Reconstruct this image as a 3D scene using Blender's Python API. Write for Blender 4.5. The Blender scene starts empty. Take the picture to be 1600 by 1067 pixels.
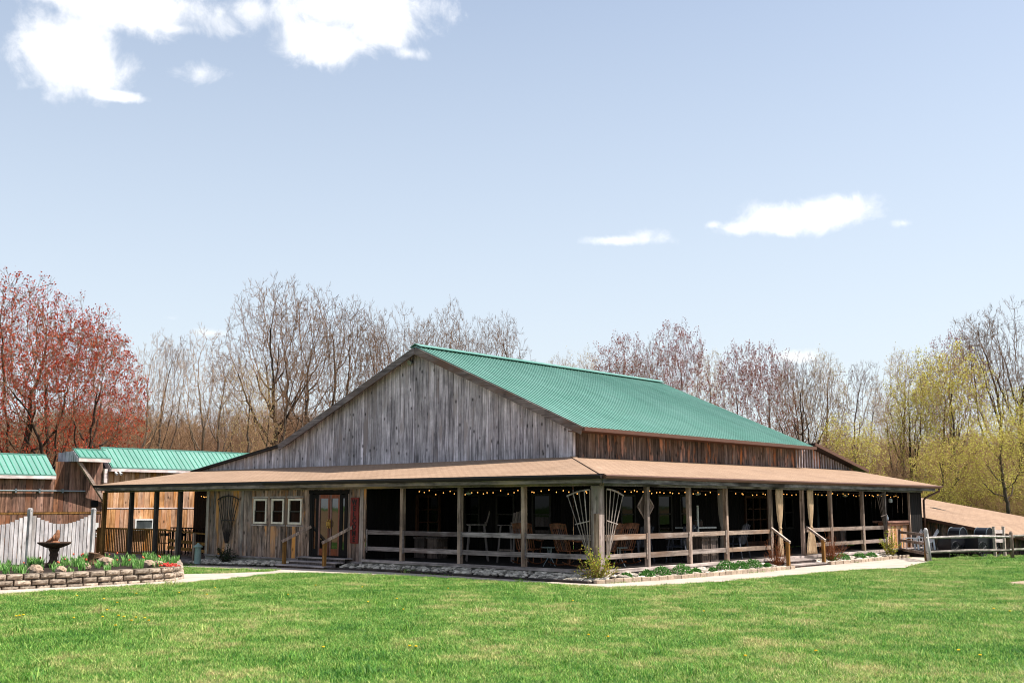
import bpy, math, random
import numpy as np
from mathutils import Vector, Matrix

# ------------------------------------------------------------------ camera, world, sun, exposure
F, CX, CY = 1723.0, 800.0, 533.5
PITCH = math.atan(255 / F)
ANG = math.radians(48.8056)
FH = Vector((-math.cos(ANG), math.sin(ANG), 0)); RT = Vector((math.sin(ANG), math.cos(ANG), 0))
FWD = FH * math.cos(PITCH) + Vector((0, 0, 1)) * math.sin(PITCH)
UPV = -FH * math.sin(PITCH) + Vector((0, 0, 1)) * math.cos(PITCH)
CAM = Vector((17.5603, -23.5426, 1.97))
ZF = 0.28                                    # porch floor height
scene = bpy.context.scene
COL = scene.collection
cam_d = bpy.data.cameras.new('camera'); cam = bpy.data.objects.new('camera', cam_d); COL.objects.link(cam)
cam_d.lens = 36 * F / 1600; cam_d.sensor_width = 36; cam_d.clip_end = 3000
cam.matrix_world = Matrix(((RT.x, UPV.x, -FWD.x, CAM.x), (RT.y, UPV.y, -FWD.y, CAM.y), (RT.z, UPV.z, -FWD.z, CAM.z), (0, 0, 0, 1)))
scene.camera = cam
SUN = Vector((0.5, 0.42, 1.0)).normalized()
sun_el = math.asin(SUN.z); sun_az = math.atan2(SUN.x, SUN.y)
sl = bpy.data.lights.new('sun', 'SUN'); sl.energy = 4.6; sl.angle = math.radians(0.5); sl.color = (1.0, 0.95, 0.87)
so = bpy.data.objects.new('sun', sl); COL.objects.link(so); so.rotation_euler = SUN.to_track_quat('Z', 'Y').to_euler()
scene.view_settings.view_transform = 'Standard'; scene.view_settings.look = 'None'
scene.view_settings.exposure = 0.85; scene.view_settings.gamma = 1
scene.cycles.filter_width = 1.05; scene.cycles.max_bounces = 6; scene.cycles.transparent_max_bounces = 8

def ray(px, py): return (FWD * F + RT * (px - CX) + UPV * (CY - py)).normalized()
def at_z(px, py, z): d = ray(px, py); return CAM + d * ((z - CAM.z) / d.z)
def at_x(px, py, x): d = ray(px, py); return CAM + d * ((x - CAM.x) / d.x)
def at_y(px, py, y): d = ray(px, py); return CAM + d * ((y - CAM.y) / d.y)
def at_d(px, D): d = ray(px, 788); h = Vector((d.x, d.y, 0)); h.normalize(); c = h.dot(FH); p = CAM + h * (D / c); return Vector((p.x, p.y, 0))

def world():
    w = bpy.data.worlds.new('World'); scene.world = w; w.use_nodes = True
    nt = w.node_tree; N = nt.nodes; L = nt.links
    bg = N['Background']; bg.inputs['Strength'].default_value = 0.099
    sky = N.new('ShaderNodeTexSky'); sky.sky_type = 'NISHITA'; sky.sun_disc = False
    sky.sun_elevation = sun_el; sky.sun_rotation = sun_az; sky.altitude = 100; sky.air_density = 1.0; sky.dust_density = 2.2; sky.ozone_density = 1.5
    def M(op, a, b=None, c=None):
        n = N.new('ShaderNodeMath'); n.operation = op
        for i, v in enumerate((a, b, c)):
            if v is None: continue
            if isinstance(v, (int, float)): n.inputs[i].default_value = v
            else: L.new(v, n.inputs[i])
        return n.outputs[0]
    tc = N.new('ShaderNodeTexCoord'); sp = N.new('ShaderNodeSeparateXYZ'); L.new(tc.outputs['Generated'], sp.inputs[0])
    az = M('ARCTAN2', sp.outputs[1], M('MULTIPLY', sp.outputs[0], -1.0))          # angle from -X towards +Y
    el = M('ARCSINE', sp.outputs[2])
    # clouds: (px, py, half width px, half height px) measured once, stored as sky directions
    cl = [(108, 82, 86, 68), (150, 118, 40, 20), (205, 12, 150, 46), (275, 44, 60, 16), (105, -8, 80, 24), (560, 4, 145, 62), (510, 62, 75, 44), (590, 45, 70, 32), (395, 14, 38, 26),
          (312, 113, 30, 17), (640, 84, 26, 9), (970, 376, 68, 11), (1000, 370, 34, 14), (1250, 343, 105, 22), (1300, 332, 66, 30), (1210, 332, 52, 22), (1165, 356, 50, 12), (1411, 349, 13, 6), (1116, 352, 17, 7), (268, 497, 26, 9), (335, 520, 55, 15), (1240, 558, 75, 18), (1180, 560, 40, 14),(180,150,60,9)]
    mx = None
    for px, py, rw, rh in cl:
        d = ray(px, py); a = math.atan2(d.y, -d.x); e = math.asin(d.z)
        ra = rw / F / math.cos(e); re = rh / F
        dx = M('MULTIPLY', M('SUBTRACT', az, a), 1 / ra); dy = M('MULTIPLY', M('SUBTRACT', el, e), 1 / re)
        r = M('SQRT', M('ADD', M('MULTIPLY', dx, dx), M('MULTIPLY', dy, dy)))
        amp = min(1.0, max(0.3, rw / 85)); v = M('MAXIMUM', M('MULTIPLY', M('SUBTRACT', 1.0, r), amp), -1.6)
        v = M('SUBTRACT', v, 0.38) if py > 480 else v
        mx = v if mx is None else M('SMOOTH_MAX', mx, v, 0.18)
    def noise(sc, det, dist=0.0):
        n = N.new('ShaderNodeTexNoise'); n.inputs['Scale'].default_value = sc; n.inputs['Detail'].default_value = det; n.inputs['Roughness'].default_value = 0.62
        n.inputs['Distortion'].default_value = dist; L.new(tc.outputs['Generated'], n.inputs['Vector']); return n.outputs['Fac']
    n1 = noise(26, 9, 0.3); n2 = noise(9, 4)
    val = M('ADD', mx, M('MULTIPLY', M('SUBTRACT', n1, 0.5), 1.6))
    val = M('ADD', val, M('MULTIPLY', M('SUBTRACT', n2, 0.5), 0.7))
    mr = N.new('ShaderNodeMapRange'); mr.interpolation_type = 'SMOOTHSTEP'; L.new(val, mr.inputs[0]); mr.inputs[1].default_value = -0.10; mr.inputs[2].default_value = 0.55; mr.inputs[4].default_value = 0.93
    mix = N.new('ShaderNodeMix'); mix.data_type = 'RGBA'; L.new(mr.outputs[0], mix.inputs[0])
    # a thin veil of high cloud over the blue
    veil = N.new('ShaderNodeMix'); veil.data_type = 'RGBA'; L.new(M('MAXIMUM', M('SUBTRACT', 0.75, M('MULTIPLY', el, 1.05)), 0.25), veil.inputs[0]); L.new(sky.outputs[0], veil.inputs[6]); veil.inputs[7].default_value = (5.35, 5.75, 6.05, 1)
    L.new(veil.outputs[2], mix.inputs[6]); sh = N.new('ShaderNodeMix'); sh.data_type = 'RGBA'; sh.inputs[6].default_value = (6.0, 6.15, 6.4, 1); sh.inputs[7].default_value = (7.2, 7.2, 7.3, 1); mr2 = N.new('ShaderNodeMapRange'); L.new(noise(17, 6, .4), mr2.inputs[0]); mr2.inputs[1].default_value = .38; mr2.inputs[2].default_value = .55; L.new(mr2.outputs[0], sh.inputs[0]); L.new(sh.outputs[2], mix.inputs[7])
    L.new(mix.outputs[2], bg.inputs['Color'])
world()

# ------------------------------------------------------------------ helpers
def hexc(h, k=1.0):
    h = h.lstrip('#'); v = [int(h[i:i + 2], 16) / 255 for i in (0, 2, 4)]
    return tuple((x / 12.92 if x <= 0.04045 else ((x + 0.055) / 1.055) ** 2.4) * k for x in v) + (1,)

def tag(o, label=None, cat=None, group=None, kind=None):
    if label: o['label'] = label
    if cat: o['category'] = cat
    if group: o['group'] = group
    if kind: o['kind'] = kind
    return o

def worldloc(o):
    v = Vector((0, 0, 0))
    while o is not None: v += o.location; o = o.parent
    return v

def empty(name, loc, label=None, cat=None, group=None, rz=0):
    o = bpy.data.objects.new(name, None); COL.objects.link(o); o.location = loc; o.rotation_euler.z = rz; o.empty_display_size = 0.2
    return tag(o, label, cat, group)

def copy_tree(o, parent=None):
    c = o.copy(); COL.objects.link(c); c.parent = parent
    for ch in o.children: copy_tree(ch, c)
    return c

class MB:
    def __init__(s): s.v = []; s.f = []; s.r = []; s.m = []
    def add(s, verts, faces, rnd=0.5, mat=0):
        n = len(s.v); s.v.extend([tuple(p) for p in verts])
        for f in faces: s.f.append(tuple(n + i for i in f)); s.r.append(rnd); s.m.append(mat)
    def box(s, a, b, rnd=0.5, mat=0):
        x0, x1 = sorted((a[0], b[0])); y0, y1 = sorted((a[1], b[1])); z0, z1 = sorted((a[2], b[2]))
        s.add([(x0, y0, z0), (x1, y0, z0), (x1, y1, z0), (x0, y1, z0), (x0, y0, z1), (x1, y0, z1), (x1, y1, z1), (x0, y1, z1)],
              [(0, 3, 2, 1), (4, 5, 6, 7), (0, 1, 5, 4), (1, 2, 6, 5), (2, 3, 7, 6), (3, 0, 4, 7)], rnd, mat)
    def bar(s, p, q, w, h, rnd=0.5, mat=0, up=(0, 0, 1)):
        p = Vector(p); q = Vector(q); d = (q - p).normalized(); u = Vector(up)
        sd = d.cross(u)
        if sd.length < 1e-4: sd = d.cross(Vector((1, 0, 0)))
        sd.normalize(); u = sd.cross(d).normalized()
        vs = [e + sd * (a * w / 2) + u * (b * h / 2) for e in (p, q) for a, b in ((-1, -1), (1, -1), (1, 1), (-1, 1))]
        s.add(vs, [(0, 1, 2, 3), (7, 6, 5, 4), (0, 4, 5, 1), (1, 5, 6, 2), (2, 6, 7, 3), (3, 7, 4, 0)], rnd, mat)
    def tube(s, pts, rad, n=8, rnd=0.5, mat=0, cap=True):
        pts = [Vector(p) for p in pts]
        if isinstance(rad, (int, float)): rad = [rad] * len(pts)
        base = len(s.v); ref = None
        for i, p in enumerate(pts):
            d = (pts[min(i + 1, len(pts) - 1)] - pts[max(i - 1, 0)]).normalized()
            if ref is None: ref = d.cross(Vector((0.13, 0.2, 1)) if abs(d.z) < 0.9 else Vector((1, 0, 0))).normalized()
            a = (ref - d * ref.dot(d)).normalized(); b = d.cross(a); ref = a
            for k in range(n):
                t = 2 * math.pi * k / n; s.v.append(tuple(p + a * (math.cos(t) * rad[i]) + b * (math.sin(t) * rad[i])))
        for i in range(len(pts) - 1):
            for k in range(n):
                s.f.append((base + i * n + k, base + i * n + (k + 1) % n, base + (i + 1) * n + (k + 1) % n, base + (i + 1) * n + k)); s.r.append(rnd); s.m.append(mat)
        if cap:
            s.f.append(tuple(base + k for k in range(n))[::-1]); s.r.append(rnd); s.m.append(mat)
            e = base + (len(pts) - 1) * n; s.f.append(tuple(e + k for k in range(n))); s.r.append(rnd); s.m.append(mat)
    def lathe(s, c, prof, n=20, rnd=0.5, mat=0):
        s.tube_prof(c, prof, n, rnd, mat)
    def tube_prof(s, c, prof, n, rnd, mat):
        base = len(s.v)
        for r, z in prof:
            for k in range(n):
                t = 2 * math.pi * k / n; s.v.append((c[0] + r * math.cos(t), c[1] + r * math.sin(t), c[2] + z))
        for i in range(len(prof) - 1):
            for k in range(n):
                s.f.append((base + i * n + k, base + i * n + (k + 1) % n, base + (i + 1) * n + (k + 1) % n, base + (i + 1) * n + k)); s.r.append(rnd); s.m.append(mat)
        s.f.append(tuple(base + k for k in range(n))[::-1]); s.r.append(rnd); s.m.append(mat)
        e = base + (len(prof) - 1) * n; s.f.append(tuple(e + k for k in range(n))); s.r.append(rnd); s.m.append(mat)
    def prism(s, poly, ext, rnd=0.5, mat=0):                # poly: list of 3-D points; ext: extrusion vector
        n = len(poly); ext = Vector(ext); a = [Vector(p) for p in poly]; b = [p + ext for p in a]
        s.add(a + b, [tuple(range(n))[::-1], tuple(range(n, 2 * n))] + [(i, (i + 1) % n, n + (i + 1) % n, n + i) for i in range(n)], rnd, mat)
    def blob(s, c, r, rng, sq=(1, 1, 1), rough=0.18, rnd=None, mat=0, sub=1):
        t = (1 + 5 ** .5) / 2
        vs = [Vector(p).normalized() for p in [(-1, t, 0), (1, t, 0), (-1, -t, 0), (1, -t, 0), (0, -1, t), (0, 1, t), (0, -1, -t), (0, 1, -t), (t, 0, -1), (t, 0, 1), (-t, 0, -1), (-t, 0, 1)]]
        fs = [(0, 11, 5), (0, 5, 1), (0, 1, 7), (0, 7, 10), (0, 10, 11), (1, 5, 9), (5, 11, 4), (11, 10, 2), (10, 7, 6), (7, 1, 8), (3, 9, 4), (3, 4, 2), (3, 2, 6), (3, 6, 8), (3, 8, 9), (4, 9, 5), (2, 4, 11), (6, 2, 10), (8, 6, 7), (9, 8, 1)]
        for _ in range(sub):
            cache = {}; nf = []
            def mid(i, j):
                k = (min(i, j), max(i, j))
                if k not in cache: vs.append(((vs[i] + vs[j]) / 2).normalized()); cache[k] = len(vs) - 1
                return cache[k]
            for a, b, c_ in fs:
                ab, bc, ca = mid(a, b), mid(b, c_), mid(c_, a); nf += [(a, ab, ca), (b, bc, ab), (c_, ca, bc), (ab, bc, ca)]
            fs = nf
        rot = rng.uniform(0, 6.28); cr, sr = math.cos(rot), math.sin(rot)
        out = []
        for p in vs:
            k = r * (1 + rng.uniform(-rough, rough)); x, y, z = p.x * k * sq[0], p.y * k * sq[1], p.z * k * sq[2]
            out.append((c[0] + x * cr - y * sr, c[1] + x * sr + y * cr, c[2] + z))
        s.add(out, fs, rng.random() if rnd is None else rnd, mat)
    def build(s, name, mats, parent=None, smooth=False, bevel=0, local=False):
        if not isinstance(mats, (list, tuple)): mats = [mats]
        off = worldloc(parent) if (parent is not None and not local) else Vector((0, 0, 0))
        me = bpy.data.meshes.new(name)
        me.from_pydata([(x - off.x, y - off.y, z - off.z) for x, y, z in s.v] if off.length else s.v, [], s.f)
        for m in mats: me.materials.append(m)
        at = me.attributes.new('rnd', 'FLOAT', 'FACE'); at.data.foreach_set('value', s.r)
        me.polygons.foreach_set('material_index', s.m)
        if smooth: me.polygons.foreach_set('use_smooth', [True] * len(s.f))
        me.update()
        o = bpy.data.objects.new(name, me); COL.objects.link(o); o.parent = parent
        if bevel:
            b = o.modifiers.new('bevel', 'BEVEL'); b.width = bevel; b.segments = 2; b.limit_method = 'ANGLE'
        return o

def mesh_np(name, V, Fc, rnd, mats):
    me = bpy.data.meshes.new(name); nv = len(V); nf, k = Fc.shape
    me.vertices.add(nv); me.vertices.foreach_set('co', np.ascontiguousarray(V, dtype=np.float32).ravel())
    me.loops.add(nf * k); me.loops.foreach_set('vertex_index', Fc.astype(np.int32).ravel())
    me.polygons.add(nf); me.polygons.foreach_set('loop_start', np.arange(0, nf * k, k, dtype=np.int32))
    try: me.polygons.foreach_set('loop_total', np.full(nf, k, dtype=np.int32))
    except Exception: pass
    at = me.attributes.new('rnd', 'FLOAT', 'FACE'); at.data.foreach_set('value', np.ascontiguousarray(rnd, dtype=np.float32))
    for m in mats: me.materials.append(m)
    me.update(calc_edges=True); me.validate()
    return me

# ------------------------------------------------------------------ materials
class Mt:
    def __init__(s, name, rough=0.8, spec=0.3, metal=0.0):
        s.m = bpy.data.materials.new(name); s.m.use_nodes = True; s.nt = s.m.node_tree; s.N = s.nt.nodes; s.L = s.nt.links
        s.b = s.N['Principled BSDF']; s.b.inputs['Roughness'].default_value = rough; s.b.inputs['Specular IOR Level'].default_value = spec; s.b.inputs['Metallic'].default_value = metal
        s.tc = s.N.new('ShaderNodeTexCoord')
    def put(s, sock, v):
        if isinstance(v, (int, float, tuple, list)): sock.default_value = v
        elif v is not None: s.L.new(v, sock)
    def math(s, op, a, b=0.0, clamp=False):
        n = s.N.new('ShaderNodeMath'); n.operation = op; n.use_clamp = clamp; s.put(n.inputs[0], a); s.put(n.inputs[1], b); return n.outputs[0]
    def mapping(s, scale=(1, 1, 1), src='Object', off=None):
        v = s.tc.outputs[src] if src != 'World' else s.N.new('ShaderNodeNewGeometry').outputs['Position']
        if off is not None:
            a = s.N.new('ShaderNodeVectorMath'); a.operation = 'ADD'; s.L.new(v, a.inputs[0]); s.L.new(off, a.inputs[1]); v = a.outputs[0]
        n = s.N.new('ShaderNodeVectorMath'); n.operation = 'MULTIPLY'; s.L.new(v, n.inputs[0]); n.inputs[1].default_value = scale; return n.outputs[0]
    def noise(s, vec, scale=1.0, det=4, rough=0.55, dist=0.0):
        n = s.N.new('ShaderNodeTexNoise'); s.L.new(vec, n.inputs['Vector']); n.inputs['Scale'].default_value = scale; n.inputs['Detail'].default_value = det
        n.inputs['Roughness'].default_value = rough; n.inputs['Distortion'].default_value = dist; return n.outputs['Fac']
    def voro(s, vec, scale=1.0, out='Distance'):
        n = s.N.new('ShaderNodeTexVoronoi'); s.L.new(vec, n.inputs['Vector']); n.inputs['Scale'].default_value = scale; return n.outputs[out]
    def ramp(s, fac, stops):
        n = s.N.new('ShaderNodeValToRGB'); s.L.new(fac, n.inputs[0]); e = n.color_ramp.elements
        while len(e) < len(stops): e.new(0.5)
        for i, (p, c) in enumerate(stops): e[i].position = p; e[i].color = c if len(c) == 4 else tuple(c) + (1,)
        return n.outputs[0]
    def mix(s, fac, a, b, mode='MIX'):
        n = s.N.new('ShaderNodeMix'); n.data_type = 'RGBA'; n.blend_type = mode; s.put(n.inputs[0], fac); s.put(n.inputs[6], a); s.put(n.inputs[7], b); return n.outputs[2]
    def rng(s, v, a, b, c=0.0, d=1.0):
        n = s.N.new('ShaderNodeMapRange'); s.L.new(v, n.inputs[0]); n.inputs[1].default_value = a; n.inputs[2].default_value = b; n.inputs[3].default_value = c; n.inputs[4].default_value = d; return n.outputs[0]
    def attr(s, name='rnd'):
        n = s.N.new('ShaderNodeAttribute'); n.attribute_name = name; return n.outputs['Fac']
    def hsv(s, col, v=1.0, sat=1.0):
        n = s.N.new('ShaderNodeHueSaturation'); s.put(n.inputs['Color'], col); s.put(n.inputs['Value'], v); s.put(n.inputs['Saturation'], sat); return n.outputs[0]
    def bump(s, h, strength=0.4, dist=0.01):
        n = s.N.new('ShaderNodeBump'); s.L.new(h, n.inputs['Height']); n.inputs['Strength'].default_value = strength; n.inputs['Distance'].default_value = dist; s.L.new(n.outputs[0], s.b.inputs['Normal'])
    def col(s, c): s.put(s.b.inputs['Base Color'], c); return s.m

def rnd_off(M):
    r = M.attr(); c = M.N.new('ShaderNodeCombineXYZ')
    M.L.new(M.math('MULTIPLY', r, 53.1), c.inputs[0]); M.L.new(M.math('MULTIPLY', r, 91.7), c.inputs[1]); M.L.new(M.math('MULTIPLY', r, 37.3), c.inputs[2]); return r, c.outputs[0]

def wood(name, dark, light, patch=None, axis='z', pamt=0.35, vlo=0.65, vhi=1.3, knots=0.5, rough=0.85, pscale=0.7, grain=1.0, sat=(0.5, 1.0), streak=0.45):
    M = Mt(name, rough, 0.2); r, off = rnd_off(M)
    g, w = 0.75 * grain, 15.0 * grain
    sc = {'z': (w, w, g), 'x': (g, w, w), 'y': (w, g, w)}[axis]
    n = M.noise(M.mapping(sc, off=off), 1.0, 7, 0.68, 0.4)
    c = M.ramp(n, [(0.36, dark), (0.64, light)])
    big = M.noise(M.mapping((1, 1, 1), off=off), 1.6, 4, 0.65); c = M.hsv(c, M.rng(big, 0.3, 0.7, 0.62, 1.3))
    stk = M.rng(M.noise(M.mapping({'z': (7, 7, .9), 'x': (.9, 7, 7), 'y': (7, .9, 7)}[axis], off=off), 1.0, 5, 0.7), 0.52, 0.66, 0.0, streak); c = M.mix(stk, c, tuple(x * .25 for x in dark[:3]) + (1,))
    if patch:
        p = M.rng(M.noise(M.mapping({'z': (2.2, 2.2, .8), 'x': (.8, 2.2, 2.2), 'y': (2.2, .8, 2.2)}[axis], off=off), pscale, 4, 0.6), 0.62 - pamt * 0.35, 0.66, 0, 1); c = M.mix(p, c, patch)
    c = M.hsv(c, M.rng(r, 0, 1, vlo, vhi), M.rng(M.math('FRACT', M.math('MULTIPLY', r, 7.77)), 0, 1, *sat))
    if knots:
        ks = {'z': (4.6, 4.6, 2.9), 'x': (2.9, 4.6, 4.6), 'y': (4.6, 2.9, 4.6)}[axis]
        vv = M.mapping(ks, off=off); sel = M.rng(M.math('FRACT', M.math('MULTIPLY', M.voro(vv, 1.0, 'Color'), 5.3)), 0.62, 0.66)
        k = M.math('MULTIPLY', M.rng(M.voro(vv, 1.0), 0.10, 0.26, knots, 0.0), sel); c = M.mix(k, c, (0.012, 0.009, 0.007, 1))
    M.bump(n, 0.35, 0.012); c = M.mix(1.0, c, (1.05, 0.96, 1.0, 1), 'MULTIPLY')
    return M.col(c)

def plain(name, c, rough=0.6, spec=0.3, metal=0.0, var=0.15, scale=6.0):
    M = Mt(name, rough, spec, metal); n = M.noise(M.mapping((1, 1, 1)), scale, 5, 0.6)
    M.bump(n, 0.1, 0.004)
    return M.col(M.hsv(c, M.rng(n, 0.3, 0.7, 1 - var, 1 + var)))

W_GABLE = wood('weathered_grey_boards', hexc('6c6a6e'), hexc('d8d6d9'), hexc('9a928e'), pamt=0.2, vlo=0.78, vhi=1.2, knots=0.8, streak=.25)
W_DARK = wood('dark_stained_boards', hexc('2a1f18'), hexc('8a7464'), hexc('b06a34'), pamt=0.24, vlo=0.6, vhi=1.5, knots=0.8, pscale=1.5, sat=(.6, 1.0))
W_FRONT = wood('aged_brown_boards', hexc('3f342b'), hexc('a89482'), hexc('b88650'), pamt=0.3, vlo=0.6, vhi=1.4, knots=0.8, sat=(.75, 1.15), streak=.8)
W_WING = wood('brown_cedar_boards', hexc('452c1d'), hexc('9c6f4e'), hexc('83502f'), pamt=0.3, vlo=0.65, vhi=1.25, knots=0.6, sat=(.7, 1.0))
W_WINGLIT = wood('sunlit_tone_cedar_boards', hexc('94683f'), hexc('dcb58a'), hexc('c08448'), pamt=0.3, vlo=0.8, vhi=1.15, knots=0.8, sat=(.8, 1.15))  # paler copy of the wing cedar, with sunlight put into its colour
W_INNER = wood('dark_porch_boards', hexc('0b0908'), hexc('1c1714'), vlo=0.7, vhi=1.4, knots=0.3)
W_POST = wood('grey_post_wood', hexc('5e4e40'), hexc('b5a08a'), hexc('80765a'), pamt=0.15, knots=0.4)
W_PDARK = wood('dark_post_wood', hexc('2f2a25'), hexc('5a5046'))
W_RAILX = wood('rail_wood_front', hexc('5d534c'), hexc('9c9087'), hexc('54413a'), axis='x', pamt=0.2, knots=0.8)
W_RAILY = wood('rail_wood_side', hexc('6b5c4e'), hexc('a89984'), hexc('7a5c3c'), axis='y', pamt=0.35, knots=0.6)
W_BEAMX = wood('beam_wood_front', hexc('4d443a'), hexc('9c8f7e'), hexc('ab946a'), axis='x', pamt=0.3, knots=0.3)
W_BEAMY = wood('beam_wood_side', hexc('45454a'), hexc('9a9c9c'), hexc('3a3632'), axis='y', pamt=0.3, knots=0.3)
W_TREAT = wood('golden_treated_wood', hexc('5a4526'), hexc('9a7648'), vlo=0.85, vhi=1.15, knots=0.3, sat=(.9, 1.1))
W_FENCE = wood('silver_picket_wood', hexc('8a8b87'), hexc('cccfca'), hexc('a39f95'), pamt=0.25, vlo=0.78, vhi=1.12, knots=0.5)
W_SPLIT = wood('split_rail_wood', hexc('6f6e66'), hexc('b5b0a2'), hexc('59604a'), axis='y', pamt=0.3, knots=0.4)
W_TRELL = wood('trellis_wood', hexc('6f6455'), hexc('ab9d8a'), knots=0.2)
W_TRELLD = wood('dark_trellis_wood', hexc('221c18'), hexc('3f3832'), knots=0.2)
W_DECK = wood('deck_board_wood', hexc('77706a'), hexc('b3aaa0'), axis='x', knots=0.4)
W_DECKY = wood('deck_edge_wood', hexc('8a8075'), hexc('c0b5a5'), axis='y', knots=0.4)
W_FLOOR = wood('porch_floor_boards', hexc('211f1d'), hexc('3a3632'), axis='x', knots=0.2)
W_CHAIR = wood('honey_chair_wood', hexc('41230f'), hexc('7a4820'), knots=0.0, rough=0.5)
W_BLUE = wood('slate_blue_painted_wood', hexc('252c38'), hexc('3f4958'), knots=0.0, rough=0.6)
W_BARREL = wood('weathered_crate_wood', hexc('3c332b'), hexc('6b5d50'), knots=0.4)
W_DOOR = wood('red_brown_door_wood', hexc('5a2a10'), hexc('8a441c'), knots=0.0, rough=0.45, vlo=0.9, vhi=1.1)
W_RAKE = wood('grey_rake_board', hexc('57504a'), hexc('8d857e'), hexc('6b5849'), axis='x', pamt=0.3, knots=0.3)
M_FASC = plain('brown_gutter_paint', hexc('5a3a2c'), 0.45, 0.4)
M_DRIP = plain('dark_drip_edge', hexc('231c19'), 0.6)
M_WHITE = wood('white_fascia_wood', hexc('c9bcb2'), hexc('ece4dc'), axis='y', knots=0.2, vlo=0.9, vhi=1.05)
M_CREAM = plain('cream_window_trim', hexc('d4c6b6'), 0.6)
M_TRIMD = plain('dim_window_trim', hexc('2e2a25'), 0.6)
M_BLACK = plain('black_metal', hexc('1a1a1c'), 0.45, 0.4)
M_GREYM = plain('grey_metal', hexc('7d8689'), 0.4, 0.5, 0.6)
M_WHITEP = plain('white_plastic', hexc('d8d8d6'), 0.5)
M_BOLL = plain('grey_green_paint', hexc('7d9088'), 0.5)
M_BRASS = plain('aged_brass', hexc('a8823e'), 0.35, 0.5, 0.7)
M_CURT = Mt('linen_curtain', 0.9, 0.1); _n = M_CURT.noise(M_CURT.mapping((60, 60, 3)), 1, 3); M_CURT = M_CURT.col(M_CURT.ramp(_n, [(0.3, hexc('a58a6e')), (0.7, hexc('d2b898'))]))

def glass(name, tint='0a0c0d', ior=1.8, spec=.6):
    M = Mt(name, 0.03, spec); M.b.inputs['IOR'].default_value = ior
    n = M.noise(M.mapping((1.5, 1.5, 1.5)), 1.0, 2); M.bump(n, 0.05, 0.02); return M.col(hexc(tint))
M_GLASS = glass('dark_window_glass', '060808', 1.30, .3); M_GLASSD = glass('door_glass', '10110f', 1.9)

def green_metal(nm, ca, cb):
    M = Mt(nm, 0.45, 0.5); n = M.noise(M.mapping((0.5, 0.5, 0.5)), 1, 5, 0.7)
    f = M.noise(M.mapping((9, 9, 9)), 1, 3)
    c = M.ramp(n, [(0.3, hexc(ca)), (0.7, hexc(cb))]); st = M.noise(M.mapping((.35, 4.5, .35)), 1, 4, .6); c = M.hsv(c, M.rng(st, .3, .7, .86, 1.1)); c = M.hsv(c, M.rng(f, 0.3, 0.7, 0.93, 1.06))
    return M.col(c)
M_GREEN = green_metal('green_roof_metal', '518476', '648f84'); M_RIB = green_metal('green_rib_metal', '22745c', '348a70'); M_RIBL = green_metal('pale_green_rib_metal', '6f9f8f', '86b1a3')
def shingle(name, a, b, axis):
    M = Mt(name, 0.95, 0.1)
    # courses run along the eave; every shingle tab has its own shade
    geo = M.mapping((1, 1, 1), src='Object'); br = M.N.new('ShaderNodeTexBrick'); M.L.new(geo, br.inputs['Vector'])
    if axis == 'y':
        sep = M.N.new('ShaderNodeSeparateXYZ'); M.L.new(geo, sep.inputs[0]); cb = M.N.new('ShaderNodeCombineXYZ'); M.L.new(sep.outputs[1], cb.inputs[0]); M.L.new(sep.outputs[0], cb.inputs[1]); M.L.new(cb.outputs[0], br.inputs['Vector'])
    br.inputs['Scale'].default_value = 1.0; br.inputs['Brick Width'].default_value = 0.30; br.inputs['Row Height'].default_value = 0.14; br.inputs['Mortar Size'].default_value = 0.008
    br.inputs['Color1'].default_value = hexc(a); br.inputs['Color2'].default_value = hexc(b); br.inputs['Mortar'].default_value = hexc('685345'); br.inputs['Bias'].default_value = 0.1
    n = M.noise(M.mapping((0.6, 0.6, 0.6)), 1, 6, 0.7); g = M.noise(M.mapping((70, 70, 70)), 1, 2)
    c = M.hsv(br.outputs['Color'], M.math('MULTIPLY', M.rng(n, 0.25, 0.75, 0.82, 1.15), M.rng(g, 0.3, 0.7, 0.85, 1.15)))
    M.bump(br.outputs['Fac'], 0.5, -0.01); return M.col(c)
M_SHX = shingle('brown_shingles_front', '967c67', '9f8570', 'x'); M_SHY = shingle('brown_shingles_side', '967c67', '9f8570', 'y')
def block_mat(name, stops, sc=14, rv=(0.75, 1.2)):
    M = Mt(name, 0.95, 0.15); r, off = rnd_off(M); n = M.noise(M.mapping((1, 1, 1), off=off), sc, 6, 0.7)
    c = M.hsv(M.ramp(n, stops), M.rng(r, 0, 1, *rv)); M.bump(n, 0.6, 0.02); return M.col(c)
M_BLOCK = block_mat('split_face_block', [(0.3, hexc('75665a')), (0.7, hexc('b5a593'))], rv=(.6, 1.25))
M_EDGE = block_mat('tan_edging_block', [(0.3, hexc('8a7a6a')), (0.7, hexc('b8a591'))])
M_STONE = block_mat('river_stone', [(0.3, hexc('a3978a')), (0.7, hexc('e0d5c4'))], 9, (0.25, 1.25))
M_ROCK = block_mat('field_rock', [(0.3, hexc('74604f')), (0.7, hexc('b8a18c'))], 5)
M_FOUND = block_mat('concrete_foundation', [(0.3, hexc('77746f')), (0.7, hexc('a09b94'))], 5, (0.9, 1.1))
M_STUMP = block_mat('old_stump_wood', [(0.3, hexc('3b2a1f')), (0.7, hexc('7d6149'))], 9)
M_IRON = block_mat('rusted_cast_iron', [(0.35, hexc('2b2522')), (0.75, hexc('5e4a3c'))], 8, (0.95, 1.05))
M_TERRA = block_mat('rust_brown_statue', [(0.3, hexc('6b3f28')), (0.7, hexc('a0755a'))], 12, (0.95, 1.05))

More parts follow.
